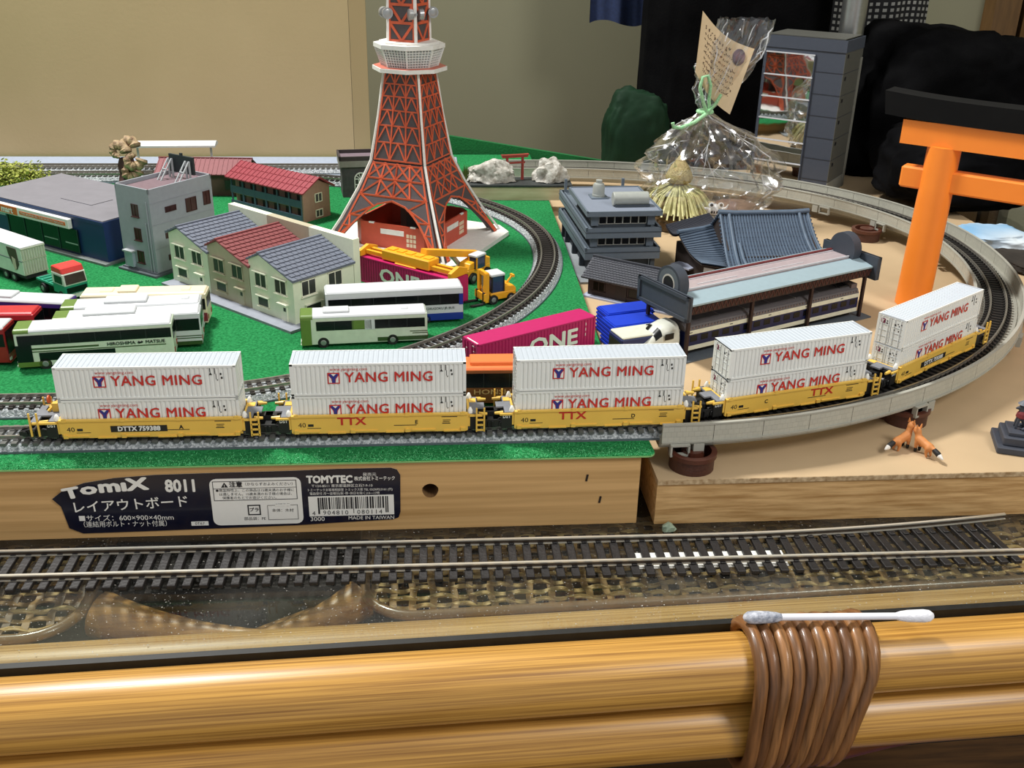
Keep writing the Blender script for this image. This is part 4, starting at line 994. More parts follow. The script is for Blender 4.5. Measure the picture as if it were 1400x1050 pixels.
MB().prism(oct_(23.8), 133.5, 136.2).prism(oct_(20), 136.2, 137.5).build('deck_roof', m_tw, TW)
# red ground-floor hall, open at the top
hall = MB(); n = 24.5
pl = [(-31,-n),(-n,-31),(n,-31),(31,-n),(31,n),(n,31),(-n,31),(-31,n)]
rot45 = lambda p: ((p[0]-p[1])*0.7071, (p[0]+p[1])*0.7071)
pl = [rot45(p) for p in pl]
for i in range(8):
    a, c = pl[i], pl[(i+1) % 8]; hall.ext([(a[0],a[1],3),(c[0],c[1],3),(c[0],c[1],20),(a[0],a[1],20)], (-(a[0]+c[0])/2*0.05, -(a[1]+c[1])/2*0.05, 0))
hall.prism([(x*0.97,y*0.97) for x, y in pl], 3.0, 3.8); h_ = hall.build('ground_hall', m_tred, TW)
hd = Vector((rot45((0,-1))[0], rot45((0,-1))[1], 0)); hu = Vector((-hd.y, hd.x, 0))
for kk in range(4):
    R = Matrix.Rotation(rad(90*kk), 3, 'Z'); F = Face((R@hd)*31, R@hu, R@hd)
    F.box(MB(), -9, 9, 13, 16.6, 0, 0.3).build('name_board', m_tw, h_)
    for uu in (-16, 16): F.box(MB(), uu-2, uu+2, 19.4, 20.4, -1.2, 0.2).build('slot_tab', m_tw, h_)
    b = MB()
    for r in range(3):
        for q_ in range(3): F.box(b, 11+q_*2.6, 13+q_*2.6, 6+r*3.2, 8.4+r*3.2, 0, 0.25)
    b.build('hall_window', mat('window_cream', (224,206,176), 0.5), h_)
MB().lathe([(20,3.8),(19,4.4),(0.1,4.4)], n=6).build('hall_floor', mat('hall_floor', (150,96,104), 0.6), h_)
MB().box(-7,-7,3.8,7,7,119).build('lift_shaft', m_tdk, TW)

# ------------------------------------------------------------------ rocks on a plank with a little red gate
m_plank = mat('pale_plank', (204,194,160), 0.75, col2=(176,164,128), scale=40, stretch=(1,6,6))
pk_ = thing('wood_block', 'pale wooden plank with dark mat carrying rocks behind the turf', 'wood block', (34, 829, T), rad(-1))
MB().box(0, 0, 0.02, 84, 26, 11).build('plank', m_plank, pk_); MB().box(-2, -1, 11, 86, 27, 12.6).build('dark_mat', mat('slate_mat', (48,52,52), 0.6, var=0.2, scale=200, bump=0.5), pk_)
m_rock = mat('white_rock', (206,204,196), 0.8, col2=(140,134,122), scale=260, bump=1.0, bscale=240)
def rock(x, y, z, rx, ry, rz_, seed, label):
    from mathutils import noise
    bm = bmesh.new(); bmesh.ops.create_icosphere(bm, subdivisions=4, radius=1)
    for v in bm.verts:
        p = v.co.copy(); d = 1+0.32*noise.noise(p*1.7+Vector((seed,0,0)))+0.12*noise.noise(p*4.5+Vector((0,seed,0)))+0.05*noise.noise(p*10)
        v.co = Vector((p.x*rx*d, p.y*ry*d, max(-0.25, p.z)*rz_*d))*S
    zmin = min(v.co.z for v in bm.verts)
    for v in bm.verts: v.co.z -= zmin
    me = bpy.data.meshes.new('rock'); bm.to_mesh(me); bm.free(); me.materials.append(m_rock); me.shade_smooth(); me.set_sharp_from_angle(angle=rad(35))
    return tag(put('rock', me, None, (x, y, z)), label, 'rock', 'white rocks on the plank')
rock(53.5, 841, T+12.6, 21, 9, 13, 3, 'long low white rock left of the little red gate')
rock(103, 842, T+12.6, 13.5, 9, 14, 8, 'rounder white rock right of the little red gate')
moss = MB(); rnd = random.Random(5)
for i in range(260):
    a, r = rnd.uniform(0, 6.28), rnd.uniform(0, 4.5); x, y = 36+r*math.cos(a), 846+r*math.sin(a)*0.7; z = T+12.6; h = rnd.uniform(5, 13)
    moss.add([(x-0.4,y,z),(x+0.4,y,z),(x+rnd.gauss(0,1.5),y+rnd.gauss(0,1),z+h)], [(0,1,2)])
o = moss.build('moss_tuft', mat('moss_green', (84,104,42), 0.9, var=0.3)); tag(o, 'tuft of green moss beside the long white rock', 'moss', kind='stuff')
def torii(name, label, loc, rz, m_post, m_cap, w, r0, r1, zk, zs, zn, hs, hn, hk, ek, en, es, dep, batter=0.0, plinth=None):
    """two posts, a tie beam, a lintel and a flared cap"""
    t = thing(name, label, 'torii', loc, rz)
    for sg in (-1, 1): MB().cyl((sg*(w/2+batter*zs), 0, 0), (sg*w/2, 0, zs+0.5), r0, r1, 24).build('post', m_post, t, smooth=True)
    MB().box(-w/2-en, -dep*0.32, zn, w/2+en, dep*0.32, zn+hn).build('tie_beam', m_post, t, bevel=min(1.2, hn*0.15))
    MB().box(-w/2-es, -dep*0.5, zs, w/2+es, dep*0.5, zs+hs).build('lintel', m_post, t)
    n = 16; top = []; bot = []
    for i in range(n+1):
        u = -1+2*i/n; x = u*(w/2+ek); c = hk*0.16*abs(u)**3; bot.append((x*(1 if abs(u) < 1 else 0.985), zs+hs+c)); top.append((x*(1.0 if abs(u) < 1 else 1.01), zs+hs+hk+c*1.25))
    MB().prismy(bot+top[::-1], -dep*0.62, dep*0.62).build('cap_beam', m_cap, t)
    return t
m_red_t = mat('torii_red', (150,58,48), 0.5, var=0.08)
torii('torii_gate', 'little dull red shrine gate standing between the white rocks', (74, 846, T+12.6), rad(14), m_red_t, m_red_t, 13.5, 1.2, 1.1, 0, 18.6, 13.5, 1.3, 1.5, 1.1, 5.0, 2.0, 4.2, 2.6)
# ------------------------------------------------------------------ buses and road vehicles
m_tyre = mat('tyre', (22,22,22), 0.7); m_hub = mat('hub_silver', (160,160,158), 0.35, 0.6); m_bglass = mat('bus_glass', (12,15,18), 0.25, var=0.2, scale=60, spec=0.35)
def wheel(par, x, y, r, sg, w=2.4):
    o = MB().cyl((x, y, r), (x, y+sg*w, r), r, n=20).build('wheel', m_tyre, par, smooth=True)
    MB().cyl((x, y+sg*(w-0.1), r), (x, y+sg*(w+0.15), r), r*0.62, r*0.4, 16).build('hub', m_hub, o)
def bus(label, loc, rz, L, W, H, body, roof, front, fcol=None, band=(0.5, 0.82), bandx=(0.02, 0.99), stripes=(), ac=(), low=None, group='model buses parked on the turf', rear=None, texts=()):
    """front = +1 if the bus faces local +x"""
    t = thing('bus', label, 'bus', loc, rz, group); w = W/2; L2 = L/2; z0 = 1.8
    MB().prismx([(-w,z0),(w,z0),(w,H*0.66),(w-0.5,H-1.2),(w-0.7,H-0.9),(-w+0.7,H-0.9),(-w+0.5,H-1.2),(-w,H*0.66)], -L2, L2).build('body', body, t, bevel=0.5)
    MB().prismx([(-w+0.2,H-2.0),(w-0.2,H-2.0),(w-0.6,H-0.7),(w-2.0,H),(-w+2.0,H),(-w+0.6,H-0.7)], -L2+0.6, L2-0.6).build('roof', roof, t, bevel=0.5)
    for x0, x1, y0, y1, h in ac: MB().box(x0, y0, H-0.3, x1, y1, H+h).build('air_conditioner', roof, t, bevel=0.4)
    u = lambda f: -front*(L2-f*L) if front > 0 else -L2+f*L          # f runs from the front to the rear
    bx = sorted((u(bandx[0]), u(bandx[1])))
    for sg in (-1, 1):
        F = Face((0, sg*w, 0), (1,0,0), (0,sg,0))
        g = F.box(MB(), bx[0], bx[1], H*band[0], H*band[1], 0.0, 0.15).build('side_window', m_bglass, t)
        n = 6; b = MB()
        for k in range(1, n): x = bx[0]+(bx[1]-bx[0])*k/n; F.box(b, x-0.15, x+0.15, H*band[0], H*band[1], 0.15, 0.22)
        b.build('window_post', mat('window_post', (34,38,40), 0.4), g)
        for f0, f1, a, c, m in stripes:
            q = sorted((u(f0), u(f1))); F.box(MB(), q[0], q[1], H*a, H*c, 0.0, 0.2).build('stripe', m, t)
        if low: F.box(MB(), -L2+0.5, L2-0.5, z0, H*0.22, 0.0, 0.12).build('skirt', low, t)
        for f in (0.17, 0.72): wheel(t, u(f), sg*(w-2.2), 3.0, sg)
    FF = Face((front*L2,0,0), (0,1,0), (front,0,0)); FB = Face((-front*L2,0,0), (0,1,0), (-front,0,0))
    FF.box(MB(), -w+0.9, w-0.9, H*0.30, H*0.86, 0, 0.2).build('windscreen', m_bglass, t); FB.box(MB(), -w+1.4, w-1.4, H*0.55, H*0.84, 0, 0.2).build('rear_window', m_bglass, t)
    for yy in (-w+2, w-2):
        FF.box(MB(), yy-1.1, yy+1.1, H*0.14, H*0.21, 0, 0.4).build('headlamp', mat('lamp_clear', (220,220,210), 0.2), t); FB.box(MB(), yy-0.9, yy+0.9, H*0.2, H*0.32, 0, 0.3).build('tail_lamp', mat('lamp_red', (150,30,26), 0.3), t)
    FF.box(MB(), -w+0.3, w-0.3, z0, H*0.12, 0, 0.6).build('bumper', body, t)
    if fcol:
        q = sorted((u(-0.003), u(0.10))); MB().prismx([(-w+0.1,H-2.4),(w-0.1,H-2.4),(w-0.5,H-0.6),(w-1.9,H+0.08),(-w+1.9,H+0.08),(-w+0.5,H-0.6)], q[0], q[1]).build('front_cap', fcol, t, bevel=0.5)
    for s_, size, f, z, m, k in texts: text(t, s_, size, (u(f), -w-0.3, H*z), m, **k)
    return t
m_bw = mat('bus_white', (202,205,207), 0.4, var=0.02); m_bg = mat('bus_green', (96,124,52), 0.4, var=0.04); m_bdg = mat('bus_dark_green', (52,76,34), 0.4); m_bpale = mat('bus_pale_green', (200,212,190), 0.4)
m_bb = mat('bus_blue', (24,44,140), 0.4); m_beige = mat('bus_beige', (226,214,182), 0.45, var=0.02); m_bred = mat('bus_red', (186,40,48), 0.35); m_bpur = mat('bus_purple', (64,40,120), 0.4); m_bor = mat('bus_orange', (236,122,64), 0.4, var=0.02); m_bbr = mat('bus_brown', (128,74,38), 0.4)
bus('white coach with dark glass and blue rear, beside the cream house', (-19, 562, T), rad(7), 78, 15.6, 22, m_bw, m_bw, -1, stripes=[(0.0,0.16,0.2,0.52,m_bglass),(0.36,0.62,0.44,0.5,m_bb),(0.62,1.0,0.09,0.28,m_bb),(0.97,1.0,0.5,0.8,m_bb),(0.18,0.36,0.24,0.36,m_bglass)], band=(0.52,0.80), texts=[('CHUGOKU JR BUS', 2.0, 0.83, 0.42, m_ink, {}), ('JR', 3.0, 0.24, 0.42, m_ink, {'shear': 0.3, 'sx': 1.3})])
bus('white-roofed route bus with olive front and pale green sides, nearest the houses', (-34.6, 532.5, T), rad(5), 68, 15, 18.5, m_bpale, m_bw, -1, m_bg, ac=[(-22,-8,-4,4,1.2),(20,24,-2,2,0.5)], stripes=[(0,0.08,0.1,0.9,m_bg),(0.40,0.55,0.55,0.82,m_bg),(0.6,1,0.14,0.26,m_bdg),(0.88,1,0.34,0.36,m_bdg),(0.86,1,0.40,0.42,m_bdg),(0.5,0.58,0.52,0.84,m_bw)], band=(0.54,0.82), bandx=(0.12,0.98))
bus('olive-nosed white coach with long lettered flank, in front of the other parked coaches', (-170.8, 511.2, T), rad(7.7), 76.5, 15.4, 21.8, m_bpale, m_bw, -1, m_bg, band=(0.62,0.86), stripes=[(0,0.1,0.2,0.62,m_bglass),(0.1,0.52,0.50,0.54,m_bdg),(0.14,0.62,0.22,0.42,m_bglass),(0.1,0.95,0.44,0.46,m_bdg),(0.0,0.2,0.08,0.2,m_bg)], texts=[('HIROSHIMA ⇔ MATSUE', 2.5, 0.76, 0.535, m_ink, {'bold': 0.8, 'sx': 1.05})])
bus('white-roofed coach with black rear window and striped tail, second in the coach row', (-158.7, 528.7, T), rad(7.4), 74, 14.8, 20.5, m_bw, m_bw, -1, m_bg, ac=[(-22,4,-5,5,1.4)], stripes=[(0.6,1,0.28,0.30,m_bdg),(0.6,1,0.34,0.36,m_bdg),(0.5,1,0.1,0.2,m_bdg)])
bus('white-roofed coach with olive nose and boxy roof unit, third in the coach row', (-160.5, 545.2, T), rad(6), 72, 14.8, 20.5, m_bw, m_bw, -1, m_bg, ac=[(-14,8,-5,5,1.5),(26,30,-2,2,0.5)], stripes=[(0.5,1,0.1,0.2,m_bdg)])
bus('cream-roofed bus with maroon tail, rearmost in the coach row', (-158, 563.5, T), rad(2), 68, 14.6, 20, m_beige, m_beige, -1, ac=[(-14,-4,-5,5,1.3),(-24,-17,-3,3,0.6),(20,25,-3,3,0.5)], stripes=[(0.9,1,0.15,0.4,mat('bus_maroon', (130,50,60), 0.4))])
bus('red-roofed coach cut by the left edge, between the two white-roofed ones', (-245, 533.5, T), rad(0), 76, 14.6, 20.5, m_bred, m_bred, 1, stripes=[(0,0.9,0.1,0.3,m_bglass)])
bus('white-roofed purple coach behind the red coach at the left edge', (-231, 555.5, T), rad(-9), 74, 14.6, 20.5, m_bpur, m_bw, 1, ac=[(-16,6,-5,5,1.3)])
bus('red and white coach with its face and headlamps at the left edge', (-252, 512.5, T), rad(-1), 76, 15, 21.5, mat('bus_dark_red', (142,30,30), 0.35), m_bw, 1, mat('bus_red', (186,40,48)), ac=[(-10,10,-4,4,1)])
bus('orange-roofed brown bus lettered in capitals between two container cars', (26, 455, T), rad(-0.5), 76, 15.6, 20.5, m_bbr, m_bor, -1, ac=[(-6,22,-4.6,5.4,1.8)], band=(0.5,0.86), texts=[('HONSHU', 3.6, 0.585, 0.39, mat('print_tan', (214,176,122), 0.5), {'sx': 1.45, 'bold': 0.8})])
# truck with container trailer
tk = thing('articulated_truck', 'red-topped green and white tractor truck pulling a boxed trailer', 'truck', (-213.5, 607.5, T), rad(-43))
m_tkg = mat('truck_green', (36,140,110), 0.4); m_tkc = mat('truck_cream', (214,222,206), 0.4)
MB().box(-7, -7.4, 4, 6.6, 7.4, 10).build('cab_lower', m_tkg, tk, bevel=0.5); MB().prismy([(-7,9.5),(6.8,9.5),(5.4,17),(-7,17)], -7.4, 7.4).build('cab_upper', m_tkc, tk, bevel=0.5)
MB().prismy([(-7,16.6),(5.4,16.6),(3.6,20.4),(-5,20.8),(-7,20)], -7.2, 7.2).build('cab_roof', mat('truck_red', (216,58,54), 0.4), tk, bevel=0.6)
MB().ext([(6.7,-6.4,10.6),(6.7,6.4,10.6),(5.5,6.2,16.2),(5.5,-6.2,16.2)], (0.35,0,0)).build('windscreen', mat('cab_glass', (70,56,52), 0.15, var=0.2), tk)
MB().box(6.5, -6.4, 5, 6.9, 6.4, 8.4).build('grille', m_bglass, tk); MB().box(6, -7.5, 2.2, 7.6, 7.5, 4.2).build('bumper', m_tkc, tk)
for sy in (-1, 1): MB().box(-4, min(sy*7.4,sy*7.6), 10.6, 4.2, max(sy*7.4,sy*7.6), 15.4).build('side_window', m_bglass, tk)
MB().box(-33, -4, 4, -7, 4, 6.4).build('chassis', m_tyre, tk); MB().box(-28, -6.5, 6.4, -8, 6.5, 7.6).build('deck_plate', m_tkg, tk)
for k in range(4): MB().box(-26+k*4.6, -5.5, 7.6, -24.6+k*4.6, 5.5, 8.2).build('deck_rib', m_tkg, tk)
for x in (1.5, -20): 
    for sy in (-1, 1): wheel(tk, x, sy*5, 3, sy, 2.6)
c_, s_ = math.cos(rad(-40)), math.sin(rad(-40))
tl = thing('box_trailer', 'white corrugated box trailer with a brown printed panel behind the red-topped truck', 'trailer', (-267.5, 655.5, T), rad(-40))
MB().box(-38, -8, 6.4, 33, 8, 23.5).build('box', m_tkc, tl); MB().box(-38, -8.1, 23.3, 33.1, 8.1, 24.2).build('roof', m_bw, tl)
b = MB()
for k in range(9): b.box(33, -7.6+k*1.75, 7.2, 33.5, -6.6+k*1.75, 22.6)
for z in (6.6, 15.5, 22.8): b.box(33, -8, z, 33.7, 8, z+0.7)
b.build('end_rib', mat('trailer_olive', (178,186,160), 0.5), tl)
MB().box(-38, -8.3, 15, 33, -8, 15.5).build('side_seam', mat('seam_grey', (110,120,124), 0.5), tl)
MB().prismy([(18,22.6),(28,22.8),(29,13),(26,9),(22,12),(19,18)], -8.35, -8.05).build('printed_panel', mat('print_brown', (72,50,44), 0.5), tl)
MB().prismy([(22.5,17),(26,16),(26,10),(24,8),(22.5,12)], -8.45, -8.3).build('printed_panel', mat('print_beige', (206,186,168), 0.5), tl)
MB().box(-38, -7, 4, 33, 7, 6.4).build('chassis', m_tyre, tl)
for x in (20, 11, -26): 
    for sy in (-1, 1): wheel(tl, x, sy*5.6, 3, sy, 2.4)
# magenta containers
m_mag = mat('container_magenta', (182,22,96), 0.45, var=0.03)
def one_box(label, loc, rz, H, tx):
    t = thing('shipping_container', label, 'container', loc, rz, 'magenta shipping containers'); L2, w = 38.6, 7.2; b = MB()
    for sg in (-1, 1):
        pts = []; n = 36; pit = (2*L2-2)/n
        for i in range(n):
            for fx, dy in ((0,0),(0.4,0),(0.55,0.35),(0.85,0.35)): pts.append((-L2+1+(i+fx)*pit, sg*(w-0.1-dy)))
        pts.append((L2-1, sg*(w-0.1))); k = len(pts)
        b.add([(x,y,0.8) for x, y in pts]+[(x,y,H-0.7) for x, y in pts], [(i,i+1,k+i+1,k+i) for i in range(k-1)])
        b.box(-L2, min(sg*w,sg*(w-0.6)), 0, L2, max(sg*w,sg*(w-0.6)), 1); b.box(-L2, min(sg*w,sg*(w-0.6)), H-0.9, L2, max(sg*w,sg*(w-0.6)), H-0.05)
        b.box(sg*L2-(1.1 if sg > 0 else 0), -w, 0, sg*L2+(1.1 if sg < 0 else 0), w, H-0.05)
    b.build('body', m_mag, t); MB().box(-L2+0.4, -w+0.4, H-0.5, L2-0.4, w-0.4, H).build('roof', m_mag, t)
    b = MB()
    for yy in (-4.6, -2, 2, 4.6): b.cyl((-L2-0.2, yy, 0.8), (-L2-0.2, yy, H-0.8), 0.2, n=6)
    b.build('lock_rod', m_mag, t); b = MB()
    for z, y0, l in ((H-2.2,-5,3),(H-5,-5,1.6),(H-5,2,1.6),(H-7,-4.6,1)): b.box(-L2-0.12, y0, z, -L2+0.05, y0+l, z+0.5)
    for z in (13, 10, 7): b.box(L2-7, -w-0.12, z, L2-6.6, -w+0.02, z+1.6)
    b.box(-L2+0.8, -w+1.5, H, -L2+1.6, w-3, H+0.04); b.build('marking', m_wht, t)
    text(t, 'ONE', 12.5, (tx, -w-0.15, H*0.46), m_wht, bold=1.6, sx=1.25); return t
one_box('magenta container lettered in white beside the curved track, right of the orange bus', (54.9, 509, T), rad(30.1), 17, 10)
one_box('magenta container clamped under the yellow reach stacker', (-9.2, 613, T), rad(-40), 17, -4)
# reach stacker
m_ry = mat('machine_yellow', (236,168,36), 0.4, var=0.04)
rs = thing('reach_stacker', 'yellow reach stacker gripping the magenta container below the tower', 'reach stacker', (27.5, 634, T), rad(-130))
MB().box(-14, -6.5, 3, 9, 6.5, 9).box(-14.5, -6, 5, -8, 6, 13).build('chassis', m_ry, rs, bevel=0.6)
MB().prismy([(-13,9),(9,9),(7,13),(-6,15),(-13,13)], -2.5, 6.2).build('engine_hood', m_ry, rs, bevel=0.4)
cab = MB().box(-6, 2.0, 9, 3, 8.2, 16.5).build('cab_glass', mat('cab_blue_glass', (44,58,92), 0.12), rs); MB().box(-6.6, 1.6, 16.5, 3.6, 8.6, 18).build('cab_roof', m_bw, cab, bevel=0.3)
for x, y in ((-6,2),(3,2),(-6,8.2),(3,8.2)): MB().box(x-0.4, y-0.4, 9, x+0.4, y+0.4, 16.6).build('cab_pillar', m_ry, cab)
MB().bar((-11, -2, 14), (36, -8, 25.5), 5, 4).build('boom', m_ry, rs); MB().bar((4, -3, 8), (12, -5, 18), 2.4, 2.4).build('lift_ram', m_hub, rs)
for x in (-9.5, 5.5):
    for sy in (-1, 1): wheel(rs, x, sy*5, 3.6, sy, 3.0)
# the telescoping spreader lies along the container: world direction -40 deg = local +90
sp = MB()
lx = 39.7; ly = -14.6
sp.box(lx-5.2, ly-20, 17.8, lx+5.2, ly+18, 24.0).box(lx-6, ly-9, 17.1, lx+6, ly+8, 18).build('spreader_beam', m_ry, rs, bevel=0.5)
for k in range(5): MB().box(lx-2.6, ly-17+k*7.2, 24.0, lx+2.6, ly-12.4+k*7.2, 24.6).build('spreader_cap', m_ry, rs)
text(rs, 'TCM', 2.6, (lx-5.4, ly-2, 21.0), m_ink, (90,0,-90), bold=1.5)
for sg in (-1, 1):
    for dx in (-2.6, 2.6): MB().box(lx+dx-1.2, ly+sg*17, 18.4, lx+dx+1.2, ly+sg*36, 20.8).build('spreader_arm', m_ry, rs)
    MB().ext([(lx-8, ly+sg*37.5, 17.4), (lx-8, ly+sg*37.5, 20.8), (lx, ly+sg*37.5, 23.4), (lx+8, ly+sg*37.5, 20.8), (lx+8, ly+sg*37.5, 17.4)], (0, -sg*2.4, 0)).build('spreader_end', m_ry, rs)
fk = thing('forklift', 'small yellow forklift with white cab roof beside the curved track', 'forklift', (40.5, 593.5, T), rad(206))
MB().box(-12.5, -5.5, 2.4, 5, 5.5, 7).prismy([(-13,3),(-5,3),(-5,10.6),(-11,10.2),(-13,8)], -5.2, 5.2).build('body', m_ry, fk, bevel=0.5)
c2 = MB().box(-4.5, -4.4, 7, 3.6, 4.4, 17).build('cab_glass', MATS['cab_blue_glass'], fk); MB().box(-5.2, -5, 17, 4.3, 5, 18.6).build('cab_roof', m_bw, c2, bevel=0.3)
for x, y in ((-4.5,-4.4),(3.6,-4.4),(-4.5,4.4),(3.6,4.4)): MB().box(x-0.4, y-0.4, 7, x+0.4, y+0.4, 17.2).build('cab_pillar', m_tyre, c2)
for y in (-3.8, 3.8): MB().box(6, y-1.4, 1.6, 8.6, y+1.4, 20).build('mast_rail', m_ry, fk)
MB().box(6.2, -4.6, 18, 8.4, 4.6, 20.4).box(6.4, -4, 9, 8, 4, 11).build('mast_brace', m_ry, fk); MB().cyl((7.2,0,2),(7.2,0,18),1.0,n=10).build('mast_ram', m_hub, fk)
MB().box(8.6, -6, 3, 9.8, 6, 7.4).build('fork_carriage', m_ry, fk)
for y in (-4.2, 4.2): MB().box(8.8, y-0.9, 0.5, 18, y+0.9, 1.2).box(8.8, y-0.9, 0.5, 9.8, y+0.9, 8).build('fork', m_tyre if y < 0 else m_tyre, fk)
for y in (-1, 1): 
    wheel(fk, 3.2, y*3.6, 3.0, y, 2.6); wheel(fk, -9, y*3.8, 2.8, y, 2.4)
MB().bar((-9,0,10.4),(-13,0,14.5),0.9).bar((-13,-1.8,14.5),(-13,1.8,14.5),1.4).build('rear_mirror', m_ry, fk)

# ------------------------------------------------------------------ plants at the back left
from mathutils import noise
def bush():
    t = thing('bush', 'yellow-green leafy bush behind the shop roof at the left edge', 'bush', (-331, 857, T)); b = MB(); rnd = random.Random(9)
    for i in range(2600):
        d = Vector((rnd.gauss(0,1), rnd.gauss(0,1), abs(rnd.gauss(0,1)))).normalized(); r = rnd.uniform(0.55, 1.0); q = 1+0.35*noise.noise(d*2.3)
        p = Vector((d.x*33*r*q, d.y*17*r*q, 3+d.z*22*r*q)); a = rnd.uniform(0, 6.28); s = rnd.uniform(1.2, 2.4)
        u = Vector((math.cos(a), math.sin(a), rnd.uniform(-0.5,0.9))).normalized()*s; v = u.cross(Vector((rnd.gauss(0,1),rnd.gauss(0,1),1)).normalized())*0.5
        b.add([p-u, p+v, p+u, p-v], [(0,1,2,3)])
    o = b.build('leaf_mass', mat('leaf_lime', (120,134,46), 0.7, col2=(176,180,84), scale=160), t); o['kind'] = 'stuff'
    for k in range(6): a = k*1.05; MB().tube([(0,0,0),(6*math.cos(a),4*math.sin(a),8),(16*math.cos(a),9*math.sin(a),17)], [1.2,0.9,0.4], 6).build('twig', mat('twig_brown', (96,72,44), 0.8), t)
bush()
def gnarl():
    t = thing('dried_plant', 'brown knobbly dried plant sculpture standing behind the navy shop', 'plant', (-243, 866, T)); m = mat('dried_brown', (186,164,126), 0.7, col2=(112,82,62), scale=240, bump=0.8)
    MB().lathe([(9,0),(11,3),(8,8),(6,14),(7,20),(5,26)], n=12, wob=lambda a, i: 1+0.2*math.sin(a*3+i)).build('stem', mat('dried_dark', (74,44,40), 0.7, var=0.2, scale=200), t, smooth=60)
    for k, (x, y, z, r, tw) in enumerate(((-6,0,31,7.2,1),(6,-1,26,7.0,-1),(2,3,35,6.0,1),(3,-2,17,6.0,-1))):
        pts = []; R = []
        for i in range(22): a = i/21*5.2*tw; q = 1-i/30; pts.append((x+r*q*math.cos(a), y-3+r*0.5*math.sin(a*0.7), z+r*q*math.sin(a))); R.append(4.6*(1-i/34)*(1+0.22*math.sin(i*2.1)))
        MB().tube(pts, R, 10).build('knobbly_curl', m, t, smooth=60)
gnarl()

# ------------------------------------------------------------------ layered office building
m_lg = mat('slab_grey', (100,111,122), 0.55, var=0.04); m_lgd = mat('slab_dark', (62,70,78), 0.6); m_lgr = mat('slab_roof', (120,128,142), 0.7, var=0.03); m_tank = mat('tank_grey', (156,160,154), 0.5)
lb = thing('layered_building', 'blue-grey civic building of overhanging terraces with roof tanks', 'building', (107, 664, M_), rad(3))
MB().box(-3.5, -6, 0, 56, 112, 1.4).build('base_slab', mat('base_pale', (150,156,160), 0.7), lb)
MB().box(6, 6, 1.4, 46, 97, 30).box(6, 6, 30, 46, 64, 45).build('core_walls', m_lgd, lb)
def terrace(z0, z1, y1):
    o = MB().box(0, 0, z0, 52, y1, z1-2.2).build('terrace', m_lg, lb)
    b = MB()
    for a in ((0,0,52,1.4),(0,y1-1.4,52,y1),(0,0,1.4,y1),(50.6,0,52,y1)): b.box(a[0],a[1],z1-2.2,a[2],a[3],z1)
    b.build('parapet', m_lg, o); b = MB()
    for a in ((3,3,49,4),(3,3,4,y1-3)): b.box(a[0],a[1],z1-2.2,a[2],a[3],z1-0.6)
    b.build('inner_rail', m_lg, o)
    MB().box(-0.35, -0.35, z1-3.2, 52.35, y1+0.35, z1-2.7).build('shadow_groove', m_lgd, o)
terrace(15, 23, 104); terrace(30, 37, 104)
MB().box(0, 0, 45, 52, 68, 47.4).build('roof_slab', m_lg, lb); b = MB()
for a in ((0,0,52,1.2),(0,66.8,52,68),(0,0,1.2,68),(50.8,0,52,68)): b.box(a[0],a[1],47.4,a[2],a[3],48.4)
b.build('roof_kerb', m_lg, lb); MB().box(1.2,1.2,47.4,50.8,66.8,47.8).build('roof_top', m_lgr, lb)
F = Face((0,6,0), (1,0,0), (0,-1,0)); FS = Face((6,0,0), (0,1,0), (-1,0,0))
for z in (26.3, 41.0):
    for k in range(6): window(lb, F, 12.2+k*5.5, z, 5.5, 5.4, mat('steel_frame', (176,176,168), 0.4), m_bglass, 0.4, 0)
    for k in range(9): window(lb, FS, 13+k*9.4 if z < 30 else 10+k*6.3, z, 5, 5, m_lg, m_bglass, 0.5, 0)
    for u in (6.5, 45.5): F.box(MB(), u-2.5, u+2.5, z-3.3, z+3.7, 0, 2.0).build('pier_block', m_lg, lb)
for u in (4, 48):
    for v in (4, 30, 58, 86, 100): MB().box(u-1.5, v-1.5, 1.4, u+1.5, v+1.5, 15).build('column', m_lgd, lb)
MB().lathe([(4.4,47.8),(4.4,50),(4.2,50.2),(4.2,56),(3.4,57.6),(2.2,58),(2.2,60),(0.1,60.2)], (16,40,0), 20).build('water_tank', m_tank, lb, smooth=30)
MB().box(10, 34, 47.8, 22, 46, 48.6).build('tank_plinth', m_lg, lb)
MB().tube([(21,17,52.5),(21.6,17,52.5),(45,17,52.5),(45.6,17,52.5)], [4.4,4.8,4.8,4.4], 20).build('roof_tank', m_tank, lb, smooth=30); MB().box(22, 12, 47.8, 46, 21, 49.5).build('tank_cradle', m_lgd, lb)
for u, v in ((4,100),(48,100)): MB().box(u-1,v-1,37,u+1,v+1,46).build('mast', m_lg, lb)

# ------------------------------------------------------------------ small dark house
m_dt = mat('tile_dark', (62,64,72), 0.6, var=0.1); m_dw = mat('wood_dark', (56,42,38), 0.7, var=0.2, scale=200, stretch=(1,1,6))
sh = thing('wooden_house', 'small dark wooden house with charcoal tiled roof by the civic building', 'house', (105.5, 636, M_), rad(-36))
MB().box(-2, -4, 0, 60, 28, 1.2).build('base_slab', mat('base_lilac', (170,176,196), 0.7), sh)
MB().prismx([(0,1.2),(25,1.2),(25,14),(12.5,21),(0,14)], 0, 58).build('walls', m_dw, sh)
for q in ([(-3.5,-4,12.8),(61.5,-4,12.8),(61.5,12.5,22.4),(-3.5,12.5,22.4)], [(61.5,29,12.8),(-3.5,29,12.8),(-3.5,12.5,22.4),(61.5,12.5,22.4)]):
    MB().ext(q, (0,0,0.6)).build('roof_slab', m_dt, sh); tile_roof(sh, [(x,y,z+0.6) for x, y, z in q], 10, 30, m_dt, 0.5)
MB().bar((-3.5,12.5,23.6),(61.5,12.5,23.6),1.6,1.2).build('ridge_cap', m_dt, sh)
